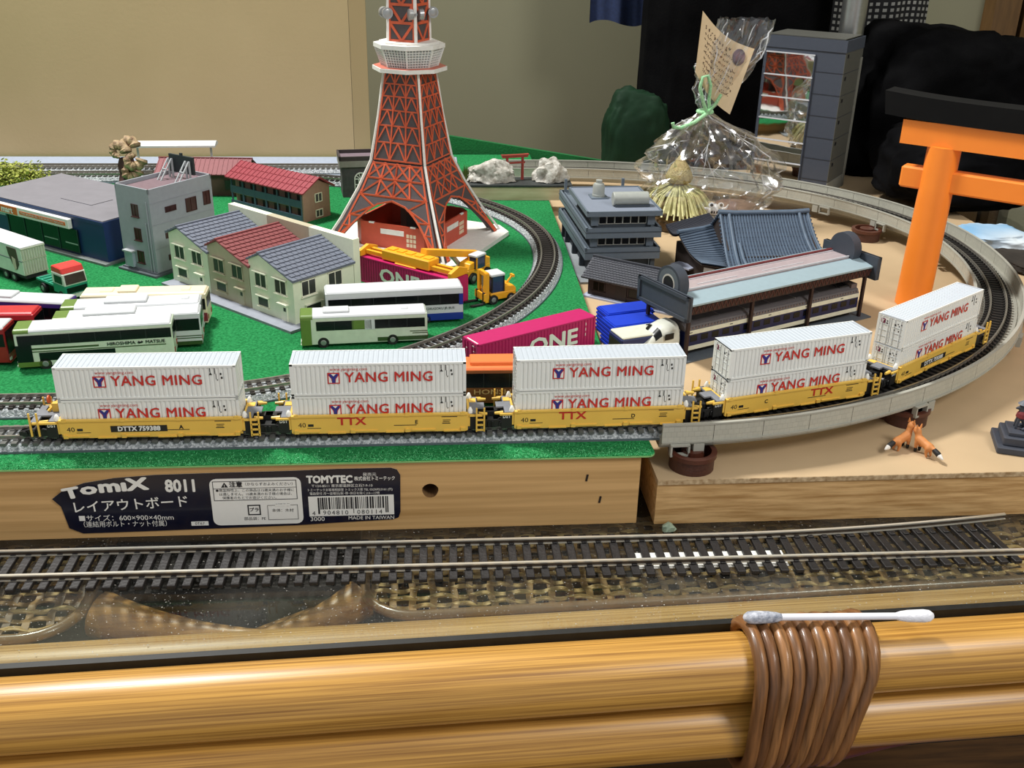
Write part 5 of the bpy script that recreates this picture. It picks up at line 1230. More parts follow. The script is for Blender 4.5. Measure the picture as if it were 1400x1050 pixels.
MB().prismx([(2,14),(23,14),(12.5,20)], 58, 58.3).build('gable_panel', mat('plaster_white', (196,192,182), 0.7), sh)
F = Face((0,0,0), (1,0,0), (0,-1,0))
for u, w in ((8,9),(36,14)): window(sh, F, u, 8, w, 7, m_dw, m_bglass, 0.6, 1, 'hood')
d = F.box(MB(), 20, 28, 1.2, 11.5, 0, 0.5).build('door', mat('door_dark', (40,30,28), 0.6), sh)
F.box(MB(), 3, 16, 12, 12.8, 0, 2.4).build('awning', mat('awning_grey', (120,108,100), 0.6), sh); F.box(MB(), 18, 44, 12, 12.8, 0, 2.4).build('awning', MATS['awning_grey'], sh)

# ------------------------------------------------------------------ temple hall
m_bt = mat('tile_blue', (58,72,90), 0.55, var=0.15, scale=160); m_btl = mat('tile_blue_light', (84,100,118), 0.55, var=0.12, scale=200); m_tm = mat('temple_timber', (52,42,38), 0.7)
tp = thing('temple_hall', 'temple hall with big concave blue-grey tiled roof and side wing', 'temple', (230, 672, M_), rad(2.5))
MB().box(-27, -34, 0, 30, 38, 1.5).build('base_slab', mat('base_lilac', (170,176,196)), tp)
MB().box(-24, -30, 1.5, 27, 34, 24).build('walls', m_tm, tp)
def slope(s, t, sg):
    """s across 0..1, t from ridge to eave 0..1"""
    hw = 31+5.5*t**1.6; x = -hw+2*hw*s; z = 44-26*t+5.2*math.sin(PI*t)*-1+2.2*(2*s-1)**2*t**2
    return Vector((x, sg*(1+47*t) if sg < 0 else (1+44*t), z))
for sg in (-1, 1):
    o = MB().grid(lambda s, t: slope(s, t, sg), 24, 10).build('roof_slope', m_bt, tp, smooth=60); b = MB()
    MB().grid(lambda s, t: slope(s, t, sg)-Vector((0,0,1.4)), 24, 10).build('roof_underside', m_tm, tp, smooth=60)
    for k in range(31):
        s = (k+0.5)/31; b.tube([slope(s, t/9, sg)+Vector((0,0,0.2)) for t in range(10)], 0.55, 6)
    r = b.build('tile_rib', m_bt if sg > 0 else m_btl, o); r['kind'] = 'stuff'
    b = MB()
    for k in range(16):
        t = (k+0.5)/16; b.tube([slope(s/12, t, sg)+Vector((0,0,0.1)) for s in range(13)], 0.3, 5)
    r = b.build('tile_course', m_bt, o); r['kind'] = 'stuff'
    for s in (0.0, 0.1, 0.9, 1.0): MB().tube([slope(s, t/9, sg)+Vector((0,0,0.9)) for t in range(10)], 1.3 if s in (0.1,0.9) else 0.9, 8).build('verge_ridge', m_btl, tp, smooth=60)
    b = MB()
    for s in (0.0, 1.0):
        for k in range(20): p = slope(s, (k+0.5)/20, sg); e = 1.6 if s > 0.5 else -1.6; b.cyl(p+Vector((0,0,0.4)), p+Vector((e,0,0.1)), 0.8, n=8)
    r = b.build('verge_tile', m_bt, tp); r['kind'] = 'stuff'
MB().tube([(-32,0,46.4),(-20,0,45.6),(20,0,45.6),(32,0,46.4)], 1.7, 10).build('main_ridge', m_btl, tp, smooth=60)
for sx in (-1, 1): MB().ext([(sx*31,-24,27),(sx*31,24,27),(sx*31,0,42)], (-sx*1,0,0)).build('gable_panel', m_tm, tp)
# side wing
WA, WB = Vector((-58,1,31)), Vector((-20,16,34))
for nm, a, c in (('n', Vector((-50,-29,20)), Vector((-24,-46,20.5))), ('f', Vector((-60,28,29.5)), Vector((-24,44,33)))):
    q = [a, c, WB, WA] if nm == 'n' else [c, a, WA, WB]
    fn = lambda s, t, q=q: (q[0]*(1-s)+q[1]*s)*(1-t)+(q[3]*(1-s)+q[2]*s)*t-Vector((0,0,3*math.sin(PI*t)))
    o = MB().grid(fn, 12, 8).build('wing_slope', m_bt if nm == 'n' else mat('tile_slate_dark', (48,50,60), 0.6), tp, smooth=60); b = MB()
    MB().grid(lambda s, t: fn(s, t)-Vector((0,0,1.3)), 12, 8).build('wing_underside', m_tm, tp)
    for k in range(18): b.tube([fn(i/10, (k+0.5)/18)+Vector((0,0,0.3)) for i in range(11)], 0.55, 5)
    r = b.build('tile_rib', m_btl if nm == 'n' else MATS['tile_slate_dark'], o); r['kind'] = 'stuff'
MB().tube([WA+Vector((-1,0,1.6)), (WA+WB)/2+Vector((0,0,0.2)), WB+Vector((0,0,1.0))], 1.5, 8).build('wing_ridge', m_btl, tp, smooth=60)
MB().tube([(-24,-46,21.5),(-24,-36,24.5),(-22,-20,30)], 1.2, 8).build('hip_ridge', m_btl, tp, smooth=60)
MB().prism([(-47,-22),(-26,-36),(-24,26),(-54,18)], 0, 21).build('wing_walls', m_tm, tp)
F = Face((-47,-22,0), Vector((21,-14,0)).normalized(), Vector((-14,-21,0)).normalized())
for u in (5, 14): F.box(MB(), u-3.6, u+3.6, 3, 15, 0, 0.4).build('shoji_screen', mat('shoji_white', (214,218,226), 0.6), tp)
MB().obox((-54,-4,10), (9, 16, 1.0), rad(35)).build('porch_roof', mat('base_lilac', (170,176,196)), tp); MB().obox((-52,-6,5), (1.2, 1.2, 10), rad(35)).build('porch_post', m_tm, tp)

# ------------------------------------------------------------------ station canopy with discs
m_cb = mat('canopy_brown', (44,25,22), 0.6, var=0.08); m_cg = mat('canopy_charcoal', (60,66,76), 0.55, var=0.04)
cp = thing('station_canopy', 'long station canopy on brown posts with charcoal end boards and discs', 'canopy', (145, 525, M_), rad(26.6))
near = MB().ext([(0,0,33),(146,0,33),(146,13,35.6),(0,13,35.6)], (0,0,1.0)).build('roof_panel', mat('canopy_bluegrey', (150,170,178), 0.45, var=0.03), cp)
MB().ext([(0,29,36),(146,29,36),(146,40,33.5),(0,40,33.5)], (0,0,1.0)).build('roof_panel', MATS['canopy_bluegrey'], cp)
MB().box(2, 13.5, 36, 144, 27, 37.6).build('skylight', mat('canopy_clear_pink', (176,162,164), 0.2, var=0.05), cp)
b = MB()
for a in ((2,13.3,144,14),(2,26.4,144,27.1),(2,13.3,2.8,27.1),(143.2,13.3,144,27.1)): b.box(a[0],a[1],37.2,a[2],a[3],38.2)
b.build('skylight_frame', mat('frame_pale', (196,194,198), 0.4), cp); MB().box(0, 27.2, 35.6, 146, 29, 39).build('ridge_board', mat('ridge_maroon', (104,38,40), 0.5), cp)
for x0, l in ((20, 30), (70, 34)): MB().box(x0, 18, 37.6, x0+l, 18.6, 38.0).build('skylight_rib', MATS['frame_pale'], cp)
for y in (1, 38.5):
    MB().box(0, y, 27.6, 146, y+1.2, 33).build('fascia', m_cb, cp)
    b = MB()
    for k in range(44): x = 2+k*3.3; b.bar((x,y-0.1,28.2),(x+1.65,y-0.1,32.4),0.5,0.4,up=(0,1,0)); b.bar((x+1.65,y-0.1,32.4),(x+3.3,y-0.1,28.2),0.5,0.4,up=(0,1,0))
    b.build('fascia_lattice', mat('lattice_brown', (78,42,36), 0.6), cp)
for y in (2.2, 38):
    for x in (1.5, 49, 97, 143): MB().box(x-0.9, y-0.9, 0, x+0.9, y+0.9, 28).build('post', m_cb, cp)
for x in (1.5, 49, 97, 143): MB().box(x-0.8, 2, 26, x+0.8, 39, 28).build('cross_beam', m_cb, cp)
for x, sg in ((-2.5, -1), (147.5, 1)):
    e = MB().box(x-1.2, -3, 25.5, x+1.2, 42, 40).build('end_board', m_cg, cp); b = MB()
    for a in ((-3,42,25.5,27.5),(-3,42,38,40),(-3,-1,25.5,40),(40,42,25.5,40)): b.box(x+sg*1.2-0.9, a[0], a[2], x+sg*1.2+0.9, a[1], a[3])
    b.build('board_frame', m_cg, e)
    dx = x-sg*5.5
    w = MB().tube([(dx-3.2,20,41),(dx+3.2,20,41)], 10.2, 36).build('disc', m_cg, cp, smooth=30)
    for r, xx, m in ((8.6, 3.3, mat('disc_inner', (92,100,108), 0.5)), (5.4, 3.4, mat('disc_ring', (190,188,180), 0.5)), (4.4, 3.5, mat('disc_hub', (24,26,30), 0.5))):
        for s2 in ((-1, 1) if sg < 0 else (1,)): MB().cyl((dx+s2*(xx-0.4),20,41),(dx+s2*xx,20,41),r,n=32).build('disc_ring', m, w)
MB().box(-4, -2, 0, 150, 44, 0.8).build('base_strip', mat('platform_dark', (84,92,100), 0.7), cp)
# blue train waiting under it
m_tb = mat('train_blue', (18,28,70), 0.35); m_tc = mat('train_cream', (212,214,196), 0.4); m_troof = mat('train_roof', (92,88,90), 0.6, var=0.08, scale=120); m_twh = mat('train_pale', (206,208,196), 0.4)
def coach(label, x0, x1, nose):
    t = thing('train_coach', label, 'train', (145, 525, M_+0.8), rad(26.0)); t.scale = (1, 1, 0.84); y0, y1 = 4.6, 22.6; ym = 13.6; m = (x0+x1)/2
    MB().box(x0, y0, 4.5, x1, y1, 18.5).build('body', m_tb, t)
    for y, sg in ((y0,-1),(y1,1)):
        F = Face((0,y,0),(1,0,0),(0,sg,0))
        F.box(MB(), x0, x1, 15.6, 18.6, 0, 0.2).build('cream_band', m_tc, t); F.box(MB(), x0, x1, 4.4, 7.4, 0, 0.2).build('cream_skirt', m_tc, t)
        n = int((x1-x0)/8)
        for k in range(n): F.box(MB(), x0+4+k*8, x0+9+k*8, 10.4, 14.4, 0, 0.15).build('side_window', m_bglass, t)
        for k in range(int((x1-x0)/30)+1): F.box(MB(), x0+3+k*30, x0+5+k*30, 17, 17.4, 0.2, 0.4).build('roof_lamp', m_ink, t)
    pts = [(y0-0.2,18.4),(y0+1.4,21.6),(y0+5,23.2),(y1-5,23.2),(y1-1.4,21.6),(y1+0.2,18.4)]
    o = MB().prismx(pts, x0, x1).build('roof', m_troof, t); b = MB()
    for k in range(int((x1-x0)/2.3)): b.box(x0+1+k*2.3, y0+0.2, 18.9, x0+2+k*2.3, y0+1.0, 20.6)
    b.build('roof_vent', mat('vent_brown', (110,98,96), 0.5), o)
    for k in range(int((x1-x0)/20)): MB().box(x0+8+k*20, 9, 23.1, x0+8.5+k*20, 21, 23.5).build('roof_seam', mat('seam_pale', (130,128,130), 0.5), o)
    MB().box(x0+2, 8, 0.9, x1-2, 22, 4.6).build('underframe', m_tyre, t)
    return t
coach('blue and cream coach with grey ribbed roof under the canopy', 2, 141, False)
t = bpy.data.objects['train_coach']
b = MB().box(128, 9, 23.2, 139, 21, 24.2).bar((126,10,24),(130,20,29),0.7).bar((126,20,24),(130,10,29),0.7).bar((130,8,29),(130,22,29),0.8).bar((134,10,24.2),(134,20,27),0.9); b.build('pantograph', mat('panto_dark', (40,40,44), 0.5), t)
MB().box(136, 7, 20.5, 141, 23, 25.2).build('roof_box', mat('vent_brown', (110,98,96)), t)
lc = thing('locomotive', 'cream streamlined driving cab at the canopy end of the blue train', 'train', (145, 525, M_+0.8), rad(26.0)); lc.scale = (1, 1, 0.86)
sec = lambda x, k, h: (x, k, h)
rings = [(-0.5,9.0,23.4),(-6,8.8,23.0),(-11,8.2,21.5),(-15,7.4,17.5),(-20,6.4,13.4),(-24,4.8,10.4),(-26,2.6,8.0)]
vs = []; n = 14
for x, hw, h in rings:
    for j in range(n):
        a = PI*j/(n-1); vs.append((x, 15-hw*math.copysign(abs(math.cos(a))**0.55, math.cos(a)), 3+(h-3)*math.sin(a)**0.5 if 0 < j < n-1 else 3))
b = MB(); b.add(vs, [(i*n+j, i*n+j+1, (i+1)*n+j+1, (i+1)*n+j) for i in range(len(rings)-1) for j in range(n-1)] + [tuple(range((len(rings)-1)*n, len(rings)*n)), tuple(range(n))])
b.build('nose_shell', m_twh, lc, smooth=60)
def nose_pt(t, a, d):
    k = 2+t*1.35; i = int(k); f = k-i; x, hw, h = [rings[i][j]+(rings[i+1][j]-rings[i][j])*f for j in range(3)]
    return (x-d*0.6, 15-(hw+d*0.3)*math.copysign(abs(math.cos(a))**0.55, math.cos(a)), 3+(h+d-3)*math.sin(a)**0.5)
for a0, a1 in ((36, 84), (96, 144)): MB().grid(lambda s, t: nose_pt(0.12+t*0.7, rad(a0+(a1-a0)*s), 0.35), 8, 6).build('windscreen', m_bglass, lc, smooth=60)
for sy, yy in ((-1, 6.3), (1, 23.7)): MB().box(-11, min(yy, yy+sy*0.4), 14.5, -5, max(yy, yy+sy*0.4), 18.5).build('side_window', m_bglass, lc)
# blue crates and a dark-blue wagon beside the canopy
m_bc = mat('crate_blue', (26,62,196), 0.4, var=0.04)
def crate(label, loc, rz, L, W, H):
    t = thing('ribbed_crate', label, 'crate', loc, rz, 'blue ribbed crates'); b = MB()
    MB().box(-L/2, -W/2, 0, L/2, W/2, H).build('body', m_bc, t)
    for k in range(int(H/2.4)): z = 1+k*2.4; MB().box(-L/2-0.5, -W/2-0.5, z, L/2+0.5, W/2+0.5, z+1.1).build('rib', m_bc, t)
    MB().box(-L/2+0.8, -W/2+0.8, H, L/2-0.8, W/2-0.8, H+0.5).build('lid', m_bc, t)
crate('blue ribbed crate farther from the train, against the wooden house', (118.5, 573, M_), rad(16), 30, 15, 15)
crate('blue ribbed crate nearer the train, between the canopy post and turf edge', (119, 553, M_), rad(16), 31, 17, 15.5)
wg = thing('rail_wagon', 'dark blue wagon with cream roof peeking out beside the blue crates', 'train', (124, 536, M_), rad(18))
MB().box(-20, -8, 3, 21, 8, 15).build('body', mat('wagon_blue', (30,44,92), 0.4), wg, bevel=0.6); MB().box(-19.4, -7.6, 14.8, 20.5, 7.6, 16.2).build('roof', m_tc, wg, bevel=0.5)
MB().box(-20.3, -6.6, 7.5, -19.9, 6.6, 13).build('end_window', mat('green_glass', (20,44,36), 0.15), wg); MB().box(-16, -6, 0.2, 18, 6, 3).build('underframe', m_tyre, wg)
# ------------------------------------------------------------------ big orange gate
m_to = mat('torii_orange', (255,142,48), 0.42, var=0.03, scale=80, bump=0.05, bscale=120); m_tk = mat('torii_black', (6,6,7), 0.85, col2=(12,12,12), scale=60, spec=0.2)
dtor = rad(-40); W_ = 96
cx_, cy_ = 319+math.cos(dtor)*W_/2, 614+math.sin(dtor)*W_/2
torii('torii_gate', 'big orange shrine gate with black cap standing over the viaduct at right', (cx_, cy_, M_), dtor, m_to, m_tk, W_, 10.8, 10.0, 0, 103, 75.5, 14.5, 13.5, 13.5, 38, 22.5, 25.5, 15, batter=0.015)

# ------------------------------------------------------------------ straw figure gift in a cellophane bag
m_straw = mat('straw', (224,220,164), 0.6, col2=(184,178,112), scale=300, stretch=(1,1,0.2)); m_ws = wood('slice_wood', 'b89a70', '6e5638', 'z', 60, 0.6, 5)
ws = thing('wood_slice', 'round slice of log under the straw figure in the clear bag', 'wood slice', (204, 797, M_))
MB().lathe([(0.1,0),(23,0),(24.5,2),(24.5,7),(23.6,8.4),(0.1,8.6)], n=36, wob=lambda a, i: 1+0.03*math.sin(a*5)).build('slice', [m_ws], ws, smooth=40)
MB().lathe([(24.2,0.2),(25.3,1.5),(25.3,7.2),(24.0,8.5)], n=36, wob=lambda a, i: 1+0.03*math.sin(a*5)).build('bark', mat('bark', (88,70,48), 0.9, var=0.3, scale=200, bump=0.8), ws)
sf = thing('straw_figure', 'little straw-skirted figure with a plaited hood inside the clear bag', 'straw figure', (199.5, 793, M_+8.6))
b = MB(); rnd = random.Random(4)
for i in range(260):
    a = rnd.uniform(0, 2*PI); q = rnd.uniform(0.35, 1); r1 = 5+26*q; zt = 28-2*rnd.random(); zb = 3+8*(1-q)*rnd.random()+6*q*rnd.random()
    p0 = Vector((5*q*math.cos(a), 5*q*math.sin(a), zt)); p2 = Vector((r1*math.cos(a+rnd.gauss(0,0.05)), r1*math.sin(a), zb)); p1 = (p0+p2)/2+Vector((2.5*math.cos(a), 2.5*math.sin(a), 3.0))
    w = rnd.uniform(0.8, 1.6); b.bar(p0, p1, w, 0.5); b.bar(p1, p2, w*1.1, 0.5)
o = b.build('straw_skirt', m_straw, sf); o['kind'] = 'stuff'
MB().lathe([(5.5,27),(9,28.5),(10.5,31.5),(9.6,35.5),(6.8,40.5),(3.8,45),(1.4,48.5),(0.2,50)], n=24, wob=lambda a, i: 1+0.05*math.sin(a*12+i*2)).build('hood', mat('plaited_straw', (206,190,132), 0.8, col2=(164,142,90), scale=420, bump=1.0), sf, smooth=60)
MB().tube([(6.4*math.cos(a), 6.4*math.sin(a), 28) for a in [2*PI*i/20 for i in range(20)]], 0.9, 8, closed=True).build('waist_tie', mat('tie_brown', (150,96,56), 0.7), sf)
cr = thing('critter_charm', 'tiny white toothy charm with round eyes on a pale stone in the bag', 'charm', (226, 779, M_))
st_b = MB().lathe([(0.1,0),(11,0.2),(12,5),(9,11),(5,14.6),(0.1,15.4)], n=16, wob=lambda a, i: 1+0.1*math.sin(a*3+i)).build('stone', mat('stone_beige', (160,150,136), 0.6, var=0.2, scale=160), cr, smooth=60)
body = MB().lathe([(0.1,14.6),(5.2,15.2),(6.4,18),(5.2,21),(2,22.4),(0.1,22.6)], n=16).build('body', mat('charm_white', (236,236,236), 0.5), cr, smooth=60)
for sx in (-1, 1):
    MB().tube([(sx*3.8,-4.4,22.6),(sx*3.8,-6.0,23.2)], 2.2, 14).build('eye', mat('charm_white', (236,236,236)), body); MB().tube([(sx*3.8,-6.0,23.2),(sx*3.8,-6.3,23.3)], 1.2, 12).build('pupil', m_ink, body)
    MB().tube([(sx*5.5,-2,19),(sx*9,-2.5,20),(sx*10.5,-3,23)], [1.2,0.9,0.4], 8).build('horn', MATS['charm_white'], body)
for k in range(4): MB().box(-3.6+k*2, -6.4, 16.6, -2.6+k*2, -5.4, 18.4).build('tooth', m_ink, body)
bk = MB().lathe([(0.1,0),(19,0),(20.5,5),(19,13),(16,15.5),(0.1,15.8)], n=18, wob=lambda a, i: 1+0.05*math.sin(a*4+i)).build('clay_lump', mat('lump_brown', (124,98,84), 0.8, var=0.2, scale=120), None, (252, 806, M_), smooth=60); tag(bk, 'brown wooden lump at the right inside the clear bag', 'wood lump')
b = MB()
def film(nm):
    m = bpy.data.materials.new(nm); m.use_nodes = True; N, L = nodes_of(m); out = N['Material Output']; N.remove(N['Principled BSDF'])
    tr = N.new('ShaderNodeBsdfTransparent'); tr.inputs[0].default_value = (0.93, 0.94, 0.95, 1); gl = N.new('ShaderNodeBsdfGlossy'); gl.inputs['Roughness'].default_value = 0.16; gl.inputs[0].default_value = (1, 1, 1, 1)
    lw = N.new('ShaderNodeLayerWeight'); lw.inputs[0].default_value = 0.22; r = N.new('ShaderNodeMapRange'); r.inputs[1].default_value = 0; r.inputs[2].default_value = 1; r.inputs[3].default_value = 0.09; r.inputs[4].default_value = 0.7
    L.new(lw.outputs['Facing'], r.inputs[0]); mx = N.new('ShaderNodeMixShader'); L.new(r.outputs[0], mx.inputs[0]); L.new(tr.outputs[0], mx.inputs[1]); L.new(gl.outputs[0], mx.inputs[2])
    tc = N.new('ShaderNodeTexCoord'); n = N.new('ShaderNodeTexVoronoi'); n.feature = 'DISTANCE_TO_EDGE'; n.inputs['Scale'].default_value = 34; mp = N.new('ShaderNodeMapping'); mp.inputs['Scale'].default_value = (1, 1, 0.5); L.new(tc.outputs['Object'], mp.inputs[0]); L.new(mp.outputs[0], n.inputs['Vector'])
    bp = N.new('ShaderNodeBump'); bp.inputs['Strength'].default_value = 0.7; bp.inputs['Distance'].default_value = 0.004; L.new(n.outputs['Distance'], bp.inputs['Height']); L.new(bp.outputs[0], gl.inputs['Normal'])
    L.new(mx.outputs[0], out.inputs[0]); return m
bagp = [(M_+9.5,38,226,27),(M_+22,52,227,33),(M_+38,58,228,36),(M_+60,50,226,33),(M_+74,32,222,24),(M_+83,13,218,12),(M_+88,5,217,5),(M_+92,4.4,217,4.4),(M_+100,10,220,7),(M_+120,20,227,10),(M_+142,24,237,11),(M_+158,23,243,10)]
def bag_pt(u, v):
    k = v*(len(bagp)-1); i = min(int(k), len(bagp)-2); f = k-i; A, B_ = bagp[i], bagp[i+1]
    z, rx, cx, ry = [A[j]+(B_[j]-A[j])*f for j in range(4)]; a = 2*PI*u
    p = Vector((math.cos(a)*1.6, math.sin(a)*1.6, z*0.03)); c = 0.20*(abs(noise.noise(p*1.6))*2-0.6)+0.10*(abs(noise.noise(p*4+Vector((3,1,0))))*2-0.5)
    pl = 0.16*math.sin(a*9+z*0.05)*max(0, 1-abs(z-(M_+98))/45)
    q = 1+c+pl; return (cx+rx*q*math.cos(a), 800+ry*q*math.sin(a)-min(0, 0), z+2.5*noise.noise(p*3))
bagt = thing('cellophane_bag', 'crinkled clear cellophane gift bag tied with a green cord', 'bag', (0, 0, 0))
MB().grid(bag_pt, 96, 70).build('film', film('cellophane'), bagt, smooth=28)
def creases():
    m = bpy.data.materials.new('cellophane_crease'); m.use_nodes = True; N, L = nodes_of(m); out = N['Material Output']; pb = N['Principled BSDF']
    pb.inputs['Base Color'].default_value = (0.85, 0.87, 0.9, 1); pb.inputs['Roughness'].default_value = 0.25; pb.inputs['Specular IOR Level'].default_value = 0.9
    tr = N.new('ShaderNodeBsdfTransparent'); mx = N.new('ShaderNodeMixShader'); tc = N.new('ShaderNodeTexCoord'); n = N.new('ShaderNodeTexNoise'); n.inputs['Scale'].default_value = 90; L.new(tc.outputs['Object'], n.inputs['Vector'])
    r = N.new('ShaderNodeMapRange'); r.inputs[1].default_value = 0.35; r.inputs[2].default_value = 0.7; r.inputs[3].default_value = 0.05; r.inputs[4].default_value = 0.75; L.new(n.outputs['Fac'], r.inputs[0])
    L.new(r.outputs[0], mx.inputs[0]); L.new(tr.outputs[0], mx.inputs[1]); L.new(pb.outputs[0], mx.inputs[2]); L.new(mx.outputs[0], out.inputs[0])
    b = MB(); rnd = random.Random(31)
    for k in range(95):
        u, v = rnd.uniform(0, 1), rnd.choice((rnd.uniform(0.05, 0.5), rnd.uniform(0.66, 0.95))); du, dv = rnd.gauss(0, 0.05), rnd.uniform(0.02, 0.13)*rnd.choice((-1, 1)); w = rnd.uniform(0.2, 0.6)
        pts = []
        for i in range(7):
            t = i/6; vv = min(0.99, max(0.01, v+dv*t)); p = Vector(bag_pt((u+du*t) % 1, vv)); c = Vector((225, 800, p.z)); pts.append(p+(p-c).normalized()*0.5)
        b.tube(pts, [w*0.3]+[w]*5+[w*0.2], 5)
    o = b.build('film_crease', m, bagt); o['kind'] = 'stuff'
creases()
m_cord = mat('cord_green', (120,196,132), 0.6, col2=(190,226,186), scale=900)
MB().tube([(217+5.4*math.cos(a), 800+5.4*math.sin(a), M_+90) for a in [2*PI*i/20 for i in range(20)]], 1.5, 8, closed=True).build('cord', m_cord, bagt)
lp = [(217,793,M_+90),(212,789,M_+99),(208,787,M_+110),(209,786,M_+118),(213,786,M_+119),(216,787,M_+112),(217,791,M_+100),(219,793,M_+91)]
MB().tube(lp, 1.3, 8).build('cord_bow', m_cord, bagt, smooth=60); MB().tube([(217,793,M_+90),(222,789,M_+98),(225,788,M_+105)], 1.3, 8).build('cord_bow', m_cord, bagt, smooth=60)
MB().tube([(217,793,M_+90),(207,789,M_+84),(196,787,M_+80),(190,786,M_+80.5),(189,786,M_+84)], 1.5, 8).build('cord_tail', m_cord, bagt, smooth=60)
cd_ = thing('message_card', 'cream handwritten card with a round picture tied to the clear bag', 'card', (0, 0, 0))
def card(s, t, d=0):
    TL, TR, BR, BL = Vector((205,788,188)), Vector((248.5,793,161)), Vector((234,790,113)), Vector((203,786,145))
    p = (TL*(1-s)+TR*s)*(1-t)+(BL*(1-s)+BR*s)*t; p.y += 6*math.sin(PI*s)*1.0-d; p.z -= 5*math.sin(PI*s)*(1-t); p.z -= 4*math.sin(PI*s)*t; return p
b = MB().grid(lambda s, t: card(s, t), 14, 10); b.grid(lambda s, t: card(s, t, -0.35), 14, 10); b.build('sheet', mat('card_cream', (222,198,160), 0.7, var=0.03), cd_, smooth=60)
b = MB(); rnd = random.Random(21)
for row in range(8):
    t0 = 0.16+row*0.088; s0 = 0.10+0.01*row; s1 = 0.60 if row == 0 else (0.70 if row < 3 else 0.84); s = s0
    h = 0.05 if row == 0 else 0.032
    while s < s1:
        for k in range(3):
            a = (s+rnd.uniform(0,0.028), t0+rnd.uniform(-h,h)*0.5); c = (a[0]+rnd.uniform(-0.012,0.022), a[1]+rnd.uniform(-h,h)*0.7)
            b.bar(card(a[0],a[1],0.25), card(c[0],c[1],0.25), 0.45 if row else 0.7, 0.1, up=(0,1,0))
        s += 0.042 if row else 0.062
o = b.build('handwriting', mat('ink_brown', (96,74,58), 0.7), cd_); o['kind'] = 'stuff'
c0 = card(0.80, 0.17, 0.5); pts = []
for i in range(24): a = 2*PI*i/24; pts.append(card(0.80+0.105*math.cos(a), 0.19+0.125*math.sin(a), 0.3))
MB().ext(pts, (0,-0.3,0)).build('round_picture', mat('picture_dark', (58,52,56), 0.5, col2=(150,118,130), scale=120), cd_)

# ------------------------------------------------------------------ dark toy tower block with mirror windows
m_dk = mat('block_charcoal', (62,68,80), 0.5, var=0.04); m_dks = mat('block_side', (78,78,72), 0.6, var=0.04)
tb = thing('tower_block', 'tall charcoal toy tower block with a mirrored window bay', 'building', (358, 888, M_), rad(-38))
Hh = 133.5; Ws = 72; Ds = 50
MB().box(-Ws, 0, 0, 0, Ds, Hh).build('walls', m_dk, tb)
MB().box(-Ws-0.8, -0.8, Hh-10, 0.8, Ds+0.8, Hh).build('cornice', m_dk, tb); MB().box(-Ws+2, 2, Hh, -2, Ds-2, Hh+0.8).build('roof', m_dks, tb)
F = Face((0,0,0), (1,0,0), (0,-1,0)); F2 = Face((0,0,0), (0,1,0), (1,0,0))
F2.box(MB(), 0, Ds, 12, Hh-10, 0, 0.5).build('side_cladding', m_dks, tb); F2.box(MB(), Ds-5, Ds, 0, Hh-18, 0.4, 1.2).build('corner_strip', mat('strip_pale', (120,120,112), 0.6), tb)
F2.box(MB(), 0, Ds-5, 0, 11.6, 0, 0.8).build('side_base', MATS['strip_pale'], tb)
for k in range(7):
    z = 13+k*18.6
    F.box(MB(), -Ws, 0, z, z+0.6, 0, 0.3).build('floor_groove', mat('groove_dark', (44,48,58), 0.6), tb)
    if k: F2.box(MB(), 5, 9, z-6, z-3, 0.45, 0.7).build('vent_slot', m_ink, tb); F2.box(MB(), 0, Ds, z-0.2, z+0.2, 0.45, 0.65).build('floor_groove', MATS['groove_dark'], tb)
m_mir = mat('mirror_pane', (210,212,214), 0.03, 1.0, var=0.01, bump=0.06, bscale=45)
for k in range(6):
    z0 = 6+k*19; F.box(MB(), -Ws+3, -26, z0, z0+18, 0.2, 0.8).build('mirror_window', m_mir, tb)
    F.box(MB(), -Ws+2.4, -25.4, z0+18, z0+19, 0.2, 1.8).build('window_ledge', mat('ledge_clear', (190,192,196), 0.2), tb)
for x in (-Ws+2.4, -25.6): F.box(MB(), x-0.5, x+0.5, 6, 120, 0.2, 1.4).build('window_jamb', m_dk, tb)
F.box(MB(), -Ws+3, -26, 0.2, 6, 0.2, 1.2).build('window_plinth', m_dk, tb)

# ------------------------------------------------------------------ little figures on the fibreboard
def blob(name, chains, m, par, vox=0.34):
    """overlapping tapered limbs fused into one continuous body"""
    b = MB()
    for pts, R in chains:
        if len(pts) == 1: pts = [pts[0], (pts[0][0]+0.01, pts[0][1], pts[0][2])]; R = [R[0], R[0]]
        P = [Vector(p) for p in pts]; d0 = (P[0]-P[1]).normalized(); d1 = (P[-1]-P[-2]).normalized()
        P2 = [P[0]+d0*R[0]*0.9, P[0]+d0*R[0]*0.6]+P+[P[-1]+d1*R[-1]*0.6, P[-1]+d1*R[-1]*0.9]; R2 = [R[0]*0.3, R[0]*0.75]+list(R)+[R[-1]*0.75, R[-1]*0.3]
        b.tube(P2, R2, 10)
    o = b.build(name, m, par, smooth=60)
    md = o.modifiers.new('fuse', 'REMESH'); md.mode = 'VOXEL'; md.voxel_size = vox*S; md.use_smooth_shade = True
    ms = o.modifiers.new('soften', 'SMOOTH'); ms.factor = 0.5; ms.iterations = 3
    return o
m_fx = mat('fox_orange', (206,134,74), 0.6, var=0.1, scale=300); m_fxb = mat('fox_black', (24,22,22), 0.6); m_fxw = mat('fox_white', (232,228,220), 0.6)
